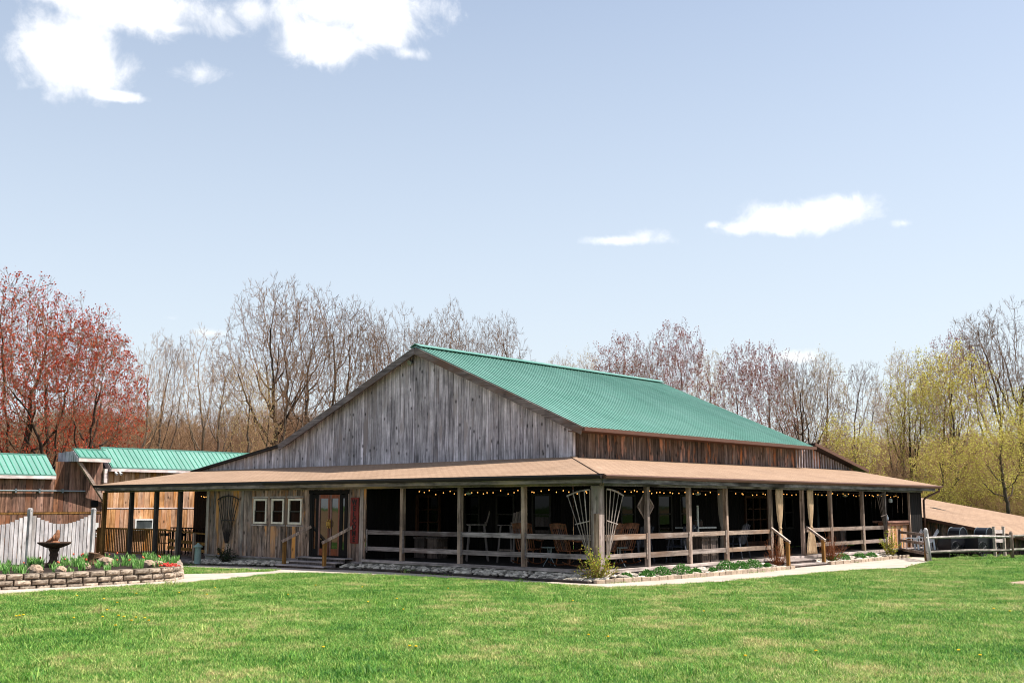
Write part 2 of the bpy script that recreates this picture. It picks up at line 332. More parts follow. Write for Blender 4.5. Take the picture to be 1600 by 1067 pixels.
def leafmat(name, stops, wscale=None, trans=0.35, rough=0.6):
    M = Mt(name, rough, 0.2); r = M.attr(); c = M.ramp(r, stops)
    if wscale:
        n = M.noise(M.mapping((1, 1, 1), src='World'), wscale, 3); c = M.hsv(c, M.rng(n, 0.3, 0.7, 0.75, 1.25))
    M.put(M.b.inputs['Base Color'], c)
    t = M.N.new('ShaderNodeBsdfTranslucent'); M.put(t.inputs['Color'], c); mx = M.N.new('ShaderNodeMixShader'); mx.inputs[0].default_value = trans
    M.L.new(M.b.outputs[0], mx.inputs[1]); M.L.new(t.outputs[0], mx.inputs[2]); M.L.new(mx.outputs[0], M.N['Material Output'].inputs['Surface'])
    return M.m
L_MOUND = leafmat('mound_leaf', [(0, hexc('2f5c22')), (1, hexc('5c9440'))])
L_TULIP = leafmat('tulip_leaf', [(0, hexc('4a8038')), (0.7, hexc('84b45e')), (1, hexc('bcd294'))])
L_BUSH = leafmat('yellow_green_leaf', [(0, hexc('5c7a22')), (0.5, hexc('9aa838')), (1, hexc('cdb84a'))])
L_DARKB = leafmat('dark_bush_leaf', [(0, hexc('1a2a15')), (1, hexc('33442a'))])
L_RED = leafmat('rusty_bush_leaf', [(0, hexc('5e2f1c')), (1, hexc('a4643c'))])
L_BUD_RED = leafmat('red_maple_bud', [(0, hexc('8a281c')), (0.6, hexc('b5452c')), (1, hexc('cc6c42'))], trans=0.3)
L_BUD_DIM = leafmat('dull_red_bud', [(0, hexc('7a302c')), (1, hexc('a85a48'))], trans=0.3)
L_BUD_TAN = leafmat('tan_bud', [(0, hexc('8a7048')), (1, hexc('b59a68'))], trans=0.3)
L_YEL = leafmat('spring_yellow_leaf', [(0, hexc('a8a445')), (0.6, hexc('d0c45e')), (1, hexc('e8da8a'))], trans=0.5)
L_YELD = leafmat('pale_yellow_leaf', [(0, hexc('b09c5c')), (1, hexc('d4c284'))], trans=0.4)
L_FLOWR = plain('red_tulip_petal', hexc('c0392b'), 0.6); L_FLOWO = plain('coral_tulip_petal', hexc('d9694a'), 0.6); L_DAND = plain('dandelion_yellow', hexc('e8b400'), 0.7)
def bark(name, a, b):
    M = Mt(name, 0.95, 0.1); n = M.noise(M.mapping((5, 5, 1.2)), 1, 5, 0.7); M.bump(n, 0.5, 0.03); return M.col(M.ramp(n, [(0.3, hexc(a)), (0.7, hexc(b))]))
B_GREY = bark('grey_brown_bark', '332b26', '6a5d51'); B_DARK = bark('dark_bark', '241e1a', '4d4139'); B_PALE = bark('pale_grey_bark', '5f5244', '9c8c78')
T_BROWN = bark('brown_twig', '604838', '917258'); T_TAN = bark('tan_twig', '866a4e', 'b89672'); T_DARK = bark('dark_twig', '40352e', '6a5a4e'); T_RED = bark('reddish_twig', '70564c', 'a08676')

def ground_mat():
    M = Mt('lawn_soil', 1.0, 0.05); w = lambda s: M.mapping((1, 1, 1), src='World')
    v = w(0); a = M.noise(v, 0.45, 4, 0.6); b = M.noise(v, 2.2, 5, 0.7); c = M.noise(v, 60, 4, 0.7)
    g = M.ramp(b, [(0.25, hexc('24401a')), (0.5, hexc('38591f')), (0.78, hexc('6d7440'))])
    g = M.mix(M.rng(a, 0.5, 0.7, 0, 0.55), g, hexc('7f8a45')); g = M.hsv(g, M.rng(c, 0.3, 0.7, 0.6, 1.3))
    M.bump(c, 0.8, 0.03); return M.col(g)
M_LAWN = ground_mat()
def forest_mat():
    M = Mt('leaf_litter', 1.0, 0.05); v = M.mapping((1, 1, 1), src='World'); b = M.noise(v, 1.5, 6, 0.7)
    return M.col(M.ramp(b, [(0.3, hexc('5d4a35')), (0.7, hexc('947a5a'))]))
M_LITTER = forest_mat()
def grass_mat():
    M = Mt('grass_blade', 0.55, 0.25); r = M.attr(); v = M.mapping((1, 1, 1), src='World')
    a = M.noise(v, 0.33, 3, 0.55); b = M.noise(v, 1.3, 4, 0.65); d = M.noise(v, 5.0, 3, 0.6)
    f = M.math('ADD', M.math('MULTIPLY', r, 0.50), M.math('ADD', M.math('MULTIPLY', M.rng(a, .3, .7), 0.26), M.math('MULTIPLY', M.rng(b, .3, .7), 0.22)))
    c = M.ramp(f, [(0.16, hexc('2a6022')), (0.38, hexc('528b2f')), (0.58, hexc('88aa4c')), (0.78, hexc('b3b672')), (0.95, hexc('e2d2aa'))])
    pat = M.math('MULTIPLY', M.rng(b, 0.50, 0.62), M.rng(a, 0.42, 0.58)); c = M.mix(M.math('MULTIPLY', pat, M.rng(r, 0.1, 0.9, 0.25, 0.95)), c, hexc('c2b27c'))
    c = M.hsv(c, M.math('MULTIPLY', M.rng(d, 0.3, 0.7, 0.7, 1.25), M.rng(M.math('FRACT', M.math('MULTIPLY', r, 13.3)), 0, 1, .55, 1.4))); M.put(M.b.inputs['Base Color'], c)
    t = M.N.new('ShaderNodeBsdfTranslucent'); M.put(t.inputs['Color'], c); mx = M.N.new('ShaderNodeMixShader'); mx.inputs[0].default_value = 0.35
    M.L.new(M.b.outputs[0], mx.inputs[1]); M.L.new(t.outputs[0], mx.inputs[2]); M.L.new(mx.outputs[0], M.N['Material Output'].inputs['Surface']); return M.m
M_GRASS = grass_mat()
def conc():
    M = Mt('path_concrete', 0.95, 0.1); v = M.mapping((1, 1, 1), src='World'); a = M.noise(v, 1.2, 5, 0.65); b = M.noise(v, 60, 3)
    c = M.ramp(a, [(0.3, hexc('a3958a')), (0.7, hexc('bfb1a4'))]); M.bump(b, 0.3, 0.01); return M.col(M.hsv(c, M.rng(b, 0.3, 0.7, 0.88, 1.1)))
M_PATH = conc()
M_SOIL = block_mat('dark_mulch', [(0.3, hexc('17120f')), (0.7, hexc('3a2f27'))], 20, (1, 1.01))
def bulbmat():
    M = Mt('bulb_glow', 0.3); M.b.inputs['Emission Color'].default_value = (1.0, 0.48, 0.12, 1); M.b.inputs['Emission Strength'].default_value = 1.1; return M.col(hexc('ffb050'))
M_BULB = bulbmat()

# ------------------------------------------------------------------ ground
def gz(x, y):
    s = min(max((-x - 3) / 17, 0), 1); return -0.22 * s * s
rng = random.Random(7)
def make_ground():
    xs = sorted(set([-700, -400, -200, -120, -80, -60, -45, -35, -30] + [i * 1.0 for i in range(-28, 26)] + [30, 40, 60, 100, 200, 400, 700]))
    ys = sorted(set([-700, -300, -120, -60, -40] + [i * 1.0 for i in range(-30, 30)] + [35, 45, 60, 90, 130, 200, 350, 700]))
    V = [(x, y, gz(x, y)) for y in ys for x in xs]; nx = len(xs)
    Fc = [(j * nx + i, j * nx + i + 1, (j + 1) * nx + i + 1, (j + 1) * nx + i) for j in range(len(ys) - 1) for i in range(nx - 1)]
    m = MB(); m.add(V, Fc); return tag(m.build('ground', M_LAWN, smooth=True), kind='structure')
make_ground()
def sheet(name, poly, dz, mat, kind='structure', step=0.6):
    import bmesh
    bm = bmesh.new(); vs = []
    n = len(poly)
    for i in range(n):
        a = Vector(poly[i]); b = Vector(poly[(i + 1) % n]); k = max(1, int((b - a).length / step))
        for t in range(k): p = a.lerp(b, t / k); vs.append(bm.verts.new((p.x, p.y, gz(p.x, p.y) + dz)))
    f = bm.faces.new(vs); bmesh.ops.triangulate(bm, faces=[f]); bm.normal_update()
    for f in bm.faces:
        if f.normal.z < 0: f.normal_flip()
    me = bpy.data.meshes.new(name); bm.to_mesh(me); bm.free(); me.materials.append(mat)
    o = bpy.data.objects.new(name, me); COL.objects.link(o); o['kind'] = kind; return o
def pip(x, y, poly):
    c = False; n = len(poly); j = n - 1
    for i in range(n):
        xi, yi = poly[i][:2]; xj, yj = poly[j][:2]
        if (yi > y) != (yj > y) and x < (xj - xi) * (y - yi) / (yj - yi) + xi: c = not c
        j = i
    return c
BED_L = [(-18.3, -0.02), (-18.3, -1.0), (-12.9, -1.02), (-12.75, -0.02)]
BED_F = [(-10.1, -0.02), (-10.1, -0.9), (-8.4, -0.75), (-5, -0.9), (-2.7, -1.0), (-.84, -1.05), (.5, -.95), (.62, -.7), (1.0, 1.57), (1.16, 4.6), (1.19, 8.45), (0.02, 8.5), (0.02, 0.02)]
BED_R = [(0.02, 11.3), (1.0, 11.35), (1.05, 13.9), (.95, 16.2), (.9, 18.2), (0.02, 18.3)]
PATH = [(-16.8, -1.02), (-12.95, -1.04), (-12.8, -0.05), (-10.05, -0.05), (-10.05, -.92), (-8.4, -.77), (-5, -.92), (-2.7, -1.02), (-.84, -1.07), (.5, -.97), (.66, -.7), (1.03, 1.57), (1.18, 4.6), (1.22, 8.45), (0.05, 8.55), (0.05, 11.25), (1.03, 11.3), (1.08, 13.9), (0.98, 16.2), (0.93, 18.3), (0.6, 20.5), (2.6, 16.2),
        (2.75, 15.4), (3.2, 12.6), (3.5, 11.4), (2.99, 9.96), (2.68, 7.93), (2.65, 4.05), (2.39, 1.2), (1.75, -1.3), (1.4, -1.62), (-.4, -1.55), (-2, -1.7), (-3.9, -1.67), (-5.82, -1.77), (-8.03, -2.2), (-9.0, -2.62), (-9.3, -3.55), (-8.31, -5.79), (-7.74, -7.34), (-7.95, -8.77), (-7.83, -10.53), (-7.6, -12.6), (-7.5, -16),
        (-9.2, -16), (-9.1, -12.5), (-9.0, -11.4), (-8.75, -10), (-8.72, -9), (-8.7, -7.8), (-8.85, -7.0), (-9.4, -6.4), (-10.2, -5.9), (-11.6, -5.0), (-10.9, -4.1), (-10.5, -2.7), (-11.0, -1.95), (-11.92, -2.1), (-13.9, -2.2), (-16.05, -2.1), (-17.2, -1.7)]
sheet('path', PATH, 0.012, M_PATH)
sheet('stone_bed_soil', BED_L, 0.016, M_SOIL); sheet('stone_bed_soil', BED_F, 0.016, M_SOIL); sheet('stone_bed_soil', BED_R, 0.016, M_SOIL)
STRIP = [(3.15, 10.4), (3.65, 10.3), (3.95, 12.6), (3.6, 13.9)]
FOREST = [(-500, 60), (-60, 14), (-34, 20), (-20, 40), (0, 45), (30, 42), (300, 300), (0, 600), (-400, 500)]
sheet('forest_floor', FOREST, 0.01, M_LITTER, step=20); sheet('forest_floor', [(-500, 59), (-61, 13.5), (-34, 19.5), (-33, -8), (-34, -30), (-60, -80), (-400, -300)], 0.01, M_LITTER, step=20)

# ------------------------------------------------------------------ the barn
def planks_y(m, x0, x1, y, zb, zt, w=0.24, thick=0.025, out=-1, rr=None):
    """vertical boards on a plane of constant y; zb/zt functions of x; out = side the boards stand proud of"""
    R = rr or rng; x = x0
    while x < x1 - 1e-3:
        ww = min(w * R.uniform(0.75, 1.25), x1 - x)
        if x1 - x - ww < 0.06: ww = x1 - x
        t = thick + R.uniform(0, 0.010); a, b = x + 0.006, x + ww - 0.006
        ya, yb = (y + out * t, y) if out < 0 else (y, y + out * t)
        za, zc = zb(a), zb(b); zd, ze = zt(b), zt(a)
        if zd - zc > 0.02 or ze - za > 0.02:
            m.prism([(a, ya, za), (b, ya, zc), (b, ya, max(zd, zc + .01)), (a, ya, max(ze, za + .01))], (0, yb - ya, 0), R.random())
        x += ww
def planks_x(m, y0, y1, x, zb, zt, w=0.24, thick=0.025, out=1, rr=None):
    R = rr or rng; y = y0
    while y < y1 - 1e-3:
        ww = min(w * R.uniform(0.75, 1.25), y1 - y)
        if y1 - y - ww < 0.06: ww = y1 - y
        t = thick + R.uniform(0, 0.010); a, b = y + 0.006, y + ww - 0.006
        xa, xb = (x, x + out * t) if out > 0 else (x + out * t, x)
        za, zc = zb(a), zb(b); zd, ze = zt(b), zt(a)
        if zd - zc > 0.02 or ze - za > 0.02:
            m.prism([(xa, a, za), (xa, b, zc), (xa, b, max(zd, zc + .01)), (xa, a, max(ze, za + .01))], (xb - xa, 0, 0), R.random())
        y += ww

barn = empty('barn', (-9, 9, 0), 'large weathered grey barn with green metal roof and brown wraparound porch roof', 'barn')
PK = (-10.87, 7.55)                     # ridge x, z
YB = 19.4                               # far end of the green roof
def zroofR(x): return 7.55 - (x - PK[0]) * (7.55 - 4.36) / (PK[0] * -1 - 3.36)
def zroofL(x): return 7.55 - (PK[0] - x) * (7.55 - 4.39) / (18.54 - 10.87)
def zlean(x): return 4.39 - (-18.54 - x) * (4.39 - 3.44) / (24.9 - 18.54)
def ztop(x): return zroofR(x) if x > PK[0] else (zroofL(x) if x > -18.54 else zlean(x))
# gable wall
m = MB(); planks_y(m, -24.8, -3.97, 3.985, lambda x: 3.38 + (-4 - x) * 0.0, lambda x: ztop(x) - 0.06, 0.235)
m.build('gable_wall', W_GABLE, barn)
m = MB(); m.box((-4.02, 3.97, 3.4), (-3.955, 4.08, 4.5), 0.8); m.build('corner_board', W_GABLE, barn)
# clerestory wall on the right
m = MB(); planks_x(m, 4.08, 20.2, -4.0, lambda y: 3.42, lambda y: 4.52, 0.20)
planks_x(m, 20.2, 24.6, -4.0, lambda y: 3.42, lambda y: 4.41 - (y - 20.2) * 0.192, 0.14)
m.build('side_wall', W_DARK, barn)
for k in range(22):                     # battens on the far lean-to gable
    m = MB(); y = 19.0 + k * 0.25; z1 = min(4.5, 4.40 - (y - 20.2) * 0.192); m.box((-3.97, y, 3.45), (-3.93, y + 0.06, z1 - .03), rng.random()); m.build('batten', W_GABLE, barn)
m = MB(); m.bar((-3.8, 19.9, 4.50), (-3.8, 25.2, 3.48), 0.55, 0.09, 0.5); m.build('lean_to_roof', M_DRIP, barn)
m = MB(); m.bar((-3.5, 19.9, 4.50), (-3.5, 25.2, 3.48), 0.03, 0.13, 0.6, up=(0, 0, 1)); m.build('rake_board', M_FASC, barn)
# closed body under the roof (inner masonry of the building, stops light)
m = MB(); prof = [(-24.7, 3.3), (-4.06, 3.3), (-4.06, 4.5), (PK[0], 7.4), (-18.54, 4.25), (-24.7, 3.3)]
m.prism([(a, 4.0, b) for a, b in [(-24.7, 3.2), (-4.03, 3.2), (-4.03, 4.45), (PK[0], 7.42), (-18.54, 4.26), (-24.7, 3.33)]], (0, 15.3, 0)); m.build('loft_framing', W_INNER, barn)
# green roof: two slopes as solid sheets with ribs
def slope_roof(m, xa, za, xb, zb, y0, y1, th=0.04):
    m.prism([(xa, y0, za), (xb, y0, zb), (xb, y0, zb - th), (xa, y0, za - th)], (0, y1 - y0, 0))
m = MB(); ex = -3.34; ez = zroofR(ex) + 0.02
slope_roof(m, PK[0], 7.60, ex, ez, 3.66, YB)
y = 3.70
while y < YB - .03: m.bar((PK[0] + .02, y, 7.61), (ex, y, ez + .01), 0.04, 0.026, rng.random(), 2); y += 0.229
slope_roof(m, PK[0], 7.60, -18.72, 4.34, 3.66, YB)
y = 3.72
while y < YB: m.bar((PK[0] - .02, y, 7.61), (-18.72, y, 4.35), 0.04, 0.026, rng.random(), 2); y += 0.229
m.build('green_roof', [M_GREEN, M_RIB, M_RIBL], barn)
m = MB(); m.bar((PK[0] + .14, 3.64, 7.585), (PK[0] + .14, YB + .02, 7.585), 0.30, 0.02, 0.5, up=(0.42, 0, 1)); m.bar((PK[0] - .14, 3.64, 7.585), (PK[0] - .14, YB + .02, 7.585), 0.30, 0.02, 0.5, up=(-0.42, 0, 1))
o = m.build('ridge_cap', M_GREEN, barn); o.location.z += 0.045
m = MB(); slope_roof(m, -18.5, 4.42, -25.0, 3.44, 3.72, YB, 0.05); m.build('low_roof', M_DRIP, barn)
# rake boards
m = MB(); m.bar((PK[0], 3.63, 7.44), (-3.34, 3.63, 4.24), 0.035, 0.24, 0.5); m.bar((PK[0], 3.80, 7.50), (-3.34, 3.80, 4.30), 0.3, 0.03, 0.3)
m.build('rake_board', W_RAKE, barn)
m = MB(); m.bar((PK[0], 3.632, 7.44), (-18.66, 3.632, 4.235), 0.035, 0.24, 0.4); m.bar((PK[0], 3.80, 7.50), (-18.66, 3.80, 4.30), 0.3, 0.03, 0.3)
m.build('rake_board', W_RAKE, barn)
m = MB(); m.bar((-18.5, 3.80, 4.36), (-25.0, 3.80, 3.39), 0.16, 0.07, 0.3); m.build('rake_board', M_DRIP, barn)
m = MB(); m.bar((-3.30, 3.64, 4.30), (-3.30, YB + .1, 4.30), 0.12, 0.12, 0.5); m.bar((-3.36, 3.64, 4.345), (-3.36, YB + .1, 4.345), 0.06, .03, .4); m.box((-3.95, 3.7, 4.24), (-3.37, YB, 4.27)); m.build('gutter', M_FASC, barn)
# porch roof
EZ = 2.755; H1 = (-4.0, 4.0, 3.47)
RL, RR = -25.55, 22.9
m = MB()
m.add([(0.45, -0.45, EZ), (RL, -0.45, EZ), (-24.9, 3.99, 3.44), H1, (0.45, -0.45, EZ - .07), (RL, -0.45, EZ - .07), (-24.9, 3.99, 3.37), (-4.0, 4.0, 3.40)],
      [(0, 3, 2, 1), (4, 5, 6, 7), (0, 1, 5, 4), (1, 2, 6, 5), (2, 3, 7, 6)], 0.5)
m.build('front_porch_roof', M_SHX, barn)
m = MB()
m.add([(0.45, -0.45, EZ), (0.45, RR, EZ + .01), (-4.0, 24.2, 3.53), H1, (0.45, -0.45, EZ - .07), (0.45, RR, EZ - .06), (-4.0, 24.2, 3.46), (-4.0, 4.0, 3.40)],
      [(0, 1, 2, 3), (7, 6, 5, 4), (4, 5, 1, 0), (5, 6, 2, 1), (6, 7, 3, 2)], 0.5)
m.build('side_porch_roof', M_SHY, barn)
m = MB(); m.bar((-4.0, 4.0, 3.482), (0.45, -0.45, EZ + .012), 0.16, 0.012, 0.5); m.build('hip_cap', M_SHY, barn)
m = MB(); m.box((0.47, -0.47, EZ - .10), (RL, -0.452, EZ + .008)); m.box((RL - .02, -.47, EZ - .1), (RL, -.3, EZ + .008)); m.build('drip_edge', M_DRIP, barn)
def half_gutter(m, p, q, out):
    p = Vector(p); q = Vector(q); o = Vector(out); pr = [(0, 0), (.11, 0), (.125, -.03), (.10, -.085), (.03, -.105), (0, -.105)]
    a = [p + o * u + Vector((0, 0, w)) for u, w in pr]; m.prism(a, q - p)
m = MB(); half_gutter(m, (0.47, -0.47, EZ - .01), (0.47, RR + .12, EZ - .01), (1, 0, 0)); m.build('gutter', M_FASC, barn)
m = MB(); half_gutter(m, (0.47, -0.472, EZ - .012), (-13.9, -0.472, EZ - .012), (0, -1, 0)); m.build('gutter', M_DRIP, barn)
# soffit / porch ceiling
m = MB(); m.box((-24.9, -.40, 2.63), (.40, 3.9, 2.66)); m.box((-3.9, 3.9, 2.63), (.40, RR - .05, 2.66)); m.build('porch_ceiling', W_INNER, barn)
# beams
m = MB()
for a, b in ((.1, -6.1), (-6.1, -12.9), (-12.9, -19.5), (-19.5, -25.3)): m.box((a, -0.09, 2.47), (b + .004, .09, 2.63), rng.random())
m.box((.4, -.44, 2.53), (-25.4, -.40, 2.65), .3)
m.build('front_beam', W_BEAMX, barn)
m = MB()
for a, b in ((.1, 6.4), (6.4, 13.6), (13.6, 22.1)): m.box((-0.09, a, 2.47), (.09, b - .004, 2.63), rng.random())
m.box((.40, -.40, 2.53), (.44, 22.6, 2.65), .3)
m.build('side_beam', W_BEAMY, barn)
# deck, foundation
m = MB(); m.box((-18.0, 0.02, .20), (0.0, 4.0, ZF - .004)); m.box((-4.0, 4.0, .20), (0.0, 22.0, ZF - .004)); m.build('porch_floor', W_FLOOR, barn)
m = MB(); m.box((-9.25, -0.10, .20), (.10, .06, ZF), .6); m.build('deck_edge', W_DECK, barn)
m = MB(); m.box((-.06, .06, .20), (.11, 22.0, ZF), .7); m.build('deck_edge', W_DECKY, barn)
m = MB(); m.box((-17.95, -0.07, .14), (-9.25, -.03, .20), .3); m.build('water_table', W_DECK, barn)
m = MB()
x = -18.0
while x < -.01: m.box((x, .0, -.4), (min(x + .62, .0) - .006, .3, .2), rng.random()); x += .62
y = .3
while y < 22.0: m.box((-.3, y, -.4), (0.0, min(y + .62, 22.0) - .006, .2), rng.random()); y += .62
m.build('foundation', M_FOUND, barn)
# front enclosed wall  X -17.95 .. -9.22
openings = [(-15.10, -14.31, 1.30, 2.20), (-14.07, -13.34, 1.30, 2.20), (-13.14, -12.37, 1.30, 2.20), (-11.93, -10.04, ZF, 2.36)]
m = MB(); x = -17.95; R = random.Random(3)
while x < -9.20:
    ww = .22 * R.uniform(.7, 1.3); 
    for a, b, _, _ in openings:
        if x < a - .02 < x + ww: ww = a - x
        if a <= x < b - .01 and x + ww > b: ww = b - x
    ww = min(ww, -9.18 - x)
    if ww < .02: x += .02; continue
    t = .025 + R.uniform(0, .012); segs = [(.20, 2.62)]
    for a, b, z0, z1 in openings:
        if a - .01 <= x < b - .01: segs = [(.20, z0), (z1, 2.62)] if z0 > .3 else [(z1, 2.62)]
    r = R.random()
    for z0, z1 in segs: m.box((x + .003, -t, z0), (x + ww - .003, .0, z1), r)
    x += ww
m.build('front_wall', W_FRONT, barn)
m = MB(); m.box((-17.95, 0.001, .2), (-9.2, .02, 1.30)); m.box((-17.95, .001, 2.20), (-9.2, .02, 2.62)); m.box((-17.95, .001, 1.3), (-15.1, .02, 2.2)); m.box((-12.37, .001, 1.3), (-11.93, .02, 2.2)); m.box((-10.04, .001, 1.3), (-9.2, .02, 2.2)); m.build('wall_sheathing', W_INNER, barn)
for x, w in ((-17.95, .14), (-15.78, .12), (-9.42, .16)): m = MB(); m.box((x, -.06, .2), (x + w, -.036, 2.62), rng.random()); m.build('corner_board', W_TRELL, barn)
def window_y(x0, x1, z0, z1, y, trim, parent, tw=.07, sash=True, d=-1, smat=None):
    f = MB(); yo = y + d * .05
    f.box((x0, yo, z0), (x0 + tw, y, z1)); f.box((x1 - tw, yo, z0), (x1, y, z1)); f.box((x0 + tw, yo, z1 - tw), (x1 - tw, y, z1)); f.box((x0 + tw, yo, z0), (x1 - tw, y, z0 + tw))
    w = f.build('window', trim, parent, bevel=.004)
    if sash:
        s = MB(); zm = (z0 + z1) / 2; s.box((x0 + tw, y + d * .035, zm - .02), (x1 - tw, y + d * .005, zm + .02)); s.box((x0 + tw, y + d * .03, z0 + tw), (x0 + tw + .03, y + d * .005, zm - .02)); s.box((x1 - tw - .03, y + d * .03, z0 + tw), (x1 - tw, y + d * .005, zm - .02)); s.build('sash', smat or trim, w)
    g = MB(); g.box((x0 + tw, y + d * .004, z0 + tw), (x1 - tw, y + d * .0, z1 - tw)); g.build('pane', M_GLASS, w); return w
def window_x(y0, y1, z0, z1, x, trim, parent, tw=.07, sash=True, d=1):
    f = MB(); xo = x + d * .05
    f.box((x, y0, z0), (xo, y0 + tw, z1)); f.box((x, y1 - tw, z0), (xo, y1, z1)); f.box((x, y0 + tw, z1 - tw), (xo, y1 - tw, z1)); f.box((x, y0 + tw, z0), (xo, y1 - tw, z0 + tw))
    w = f.build('window', trim, parent, bevel=.004)
    if sash:
        s = MB(); zm = (z0 + z1) / 2; s.box((x + d * .035, y0 + tw, zm - .02), (x + d * .005, y1 - tw, zm + .02)); s.build('sash', trim, w)
    g = MB(); g.box((x, y0 + tw, z0 + tw), (x + d * .004, y1 - tw, z1 - tw)); g.build('pane', M_GLASS, w); return w
for x0, x1, z0, z1 in openings[:3]:
    w = window_y(x0 + .02, x1 - .02, z0 + .02, z1 - .02, .0, M_CREAM, barn, tw=.07, smat=M_TRIMD); w['label'] = 'small cream framed sash window'
    c = MB(); c.box((x0 - .06, -.045, z0 - .05), (x1 + .06, -.0375, z0 - .001)); c.build('window_casing', W_DECK, barn); c = MB(); c.box((x0 - .06, -.045, z1 + .001), (x1 + .06, -.0375, z1 + .06)); c.build('window_casing', W_DECK, barn)
# entry doors
def door_leaf(x0, x1, z0, z1, y, mat, gl, parent, st=.075, bot=.22):
    f = MB(); f.box((x0, y - .045, z0), (x0 + st, y, z1), .4); f.box((x1 - st, y - .045, z0), (x1, y, z1), .6); f.box((x0 + st, y - .045, z1 - .12), (x1 - st, y, z1), .5); f.box((x0 + st, y - .045, z0), (x1 - st, y, z0 + bot), .5)
    d = f.build('door', mat, parent, bevel=.004); g = MB(); g.box((x0 + st, y - .025, z0 + bot), (x1 - st, y - .015, z1 - .12)); g.build('pane', gl, d); return d
d1 = door_leaf(-11.48, -10.93, .34, 2.30, -.005, W_DOOR, M_GLASSD, barn); d2 = door_leaf(-10.90, -10.42, .34, 2.30, -.005, W_DOOR, M_GLASSD, barn)
for d, x in ((d1, -10.965), (d2, -10.865)):
    h = MB(); h.box((x - .02, -.075, 1.22), (x + .02, -.052, 1.50)); h.tube([(x, -.06, 1.27), (x, -.12, 1.29), (x, -.12, 1.43), (x, -.06, 1.45)], .014, 6); h.build('handle', M_BRASS, d)
door_leaf(-11.80, -11.56, .34, 2.30, -.005, W_INNER, M_GLASSD, barn, .06, .2)['label'] = 'narrow dark side light'; door_leaf(-10.34, -10.12, .34, 2.30, -.005, W_INNER, M_GLASSD, barn, .06, .2)['label'] = 'narrow dark side light'
m = MB(); m.box((-11.93, -.06, .28), (-11.80, .02, 2.36)); m.box((-10.12, -.06, .28), (-10.03, .02, 2.36)); m.box((-11.99, -.065, 2.33), (-9.97, .02, 2.45)); m.box((-11.56, -.05, .34), (-11.48, .02, 2.33)); m.box((-10.42, -.05, .34), (-10.34, .02, 2.33)); m.box((-11.8, -.10, .28), (-10.12, .02, .34)); m.build('door_frame', W_INNER, barn)
# porch inner walls
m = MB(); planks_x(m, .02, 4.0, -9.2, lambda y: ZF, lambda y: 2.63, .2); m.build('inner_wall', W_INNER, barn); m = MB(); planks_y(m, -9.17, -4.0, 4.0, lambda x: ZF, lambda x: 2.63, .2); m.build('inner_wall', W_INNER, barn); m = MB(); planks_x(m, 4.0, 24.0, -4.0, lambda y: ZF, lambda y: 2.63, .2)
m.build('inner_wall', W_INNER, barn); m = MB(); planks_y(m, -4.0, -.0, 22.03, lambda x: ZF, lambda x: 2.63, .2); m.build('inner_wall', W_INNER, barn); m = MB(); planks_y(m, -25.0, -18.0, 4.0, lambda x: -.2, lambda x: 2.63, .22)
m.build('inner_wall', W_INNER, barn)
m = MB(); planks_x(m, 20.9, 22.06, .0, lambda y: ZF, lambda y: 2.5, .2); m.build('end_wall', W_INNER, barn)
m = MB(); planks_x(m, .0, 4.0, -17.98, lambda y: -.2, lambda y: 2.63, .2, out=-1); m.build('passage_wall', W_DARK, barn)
for a, b in ((-8.67, -7.92), (-7.2, -6.38), (-5.64, -4.84)): window_y(a, b, 1.0, 2.32, 3.965, M_TRIMD, barn)
for a, b in ((6.45, 7.29), (8.63, 9.51), (10.02, 10.80), (17.76, 18.55)): window_x(a, b, 1.0, 2.32, -3.965, M_TRIMD, barn)
def door_x(y0, y1, z1, x, mat, rows, cols, frame=None):
    f = MB(); f.box((x, y0, ZF), (x + .06, y0 + .10, z1)); f.box((x, y1 - .10, ZF), (x + .06, y1, z1)); f.box((x, y0 + .1, z1 - .10), (x + .06, y1 - .1, z1)); f.box((x, y0 + .1, ZF), (x + .055, y1 - .1, ZF + .3))
    gh = (z1 - .1 - ZF - .3)
    for i in range(1, rows): z = ZF + .3 + gh * i / rows; f.box((x, y0 + .1, z - .018), (x + .04, y1 - .1, z + .018))
    for i in range(1, cols): yy = y0 + .1 + (y1 - y0 - .2) * i / cols; f.box((x, yy - .02, ZF + .3), (x + .045, yy + .02, z1 - .1))
    d = f.build('door', mat, barn, bevel=.004); g = MB(); g.box((x, y0 + .1, ZF + .3), (x + .01, y1 - .1, z1 - .1)); g.build('pane', M_GLASSD, d); return d
W_DOORD = wood('dark_walnut_door', hexc('3a2416'), hexc('5e3d26'), knots=0, rough=.5)
door_x(2.14, 3.28, 2.32, -9.165, W_DOORD, 4, 2)['label'] = 'brown glazed door with four rows of panes'
door_x(14.6, 16.45, 2.33, -3.965, W_DOORD, 4, 3)['label'] = 'wide dark glazed door with a grid of panes'
door_x(20.75, 21.95, 2.40, -3.965, M_WHITEP if False else M_GREYM, 1, 1)['label'] = 'grey framed dark doorway'
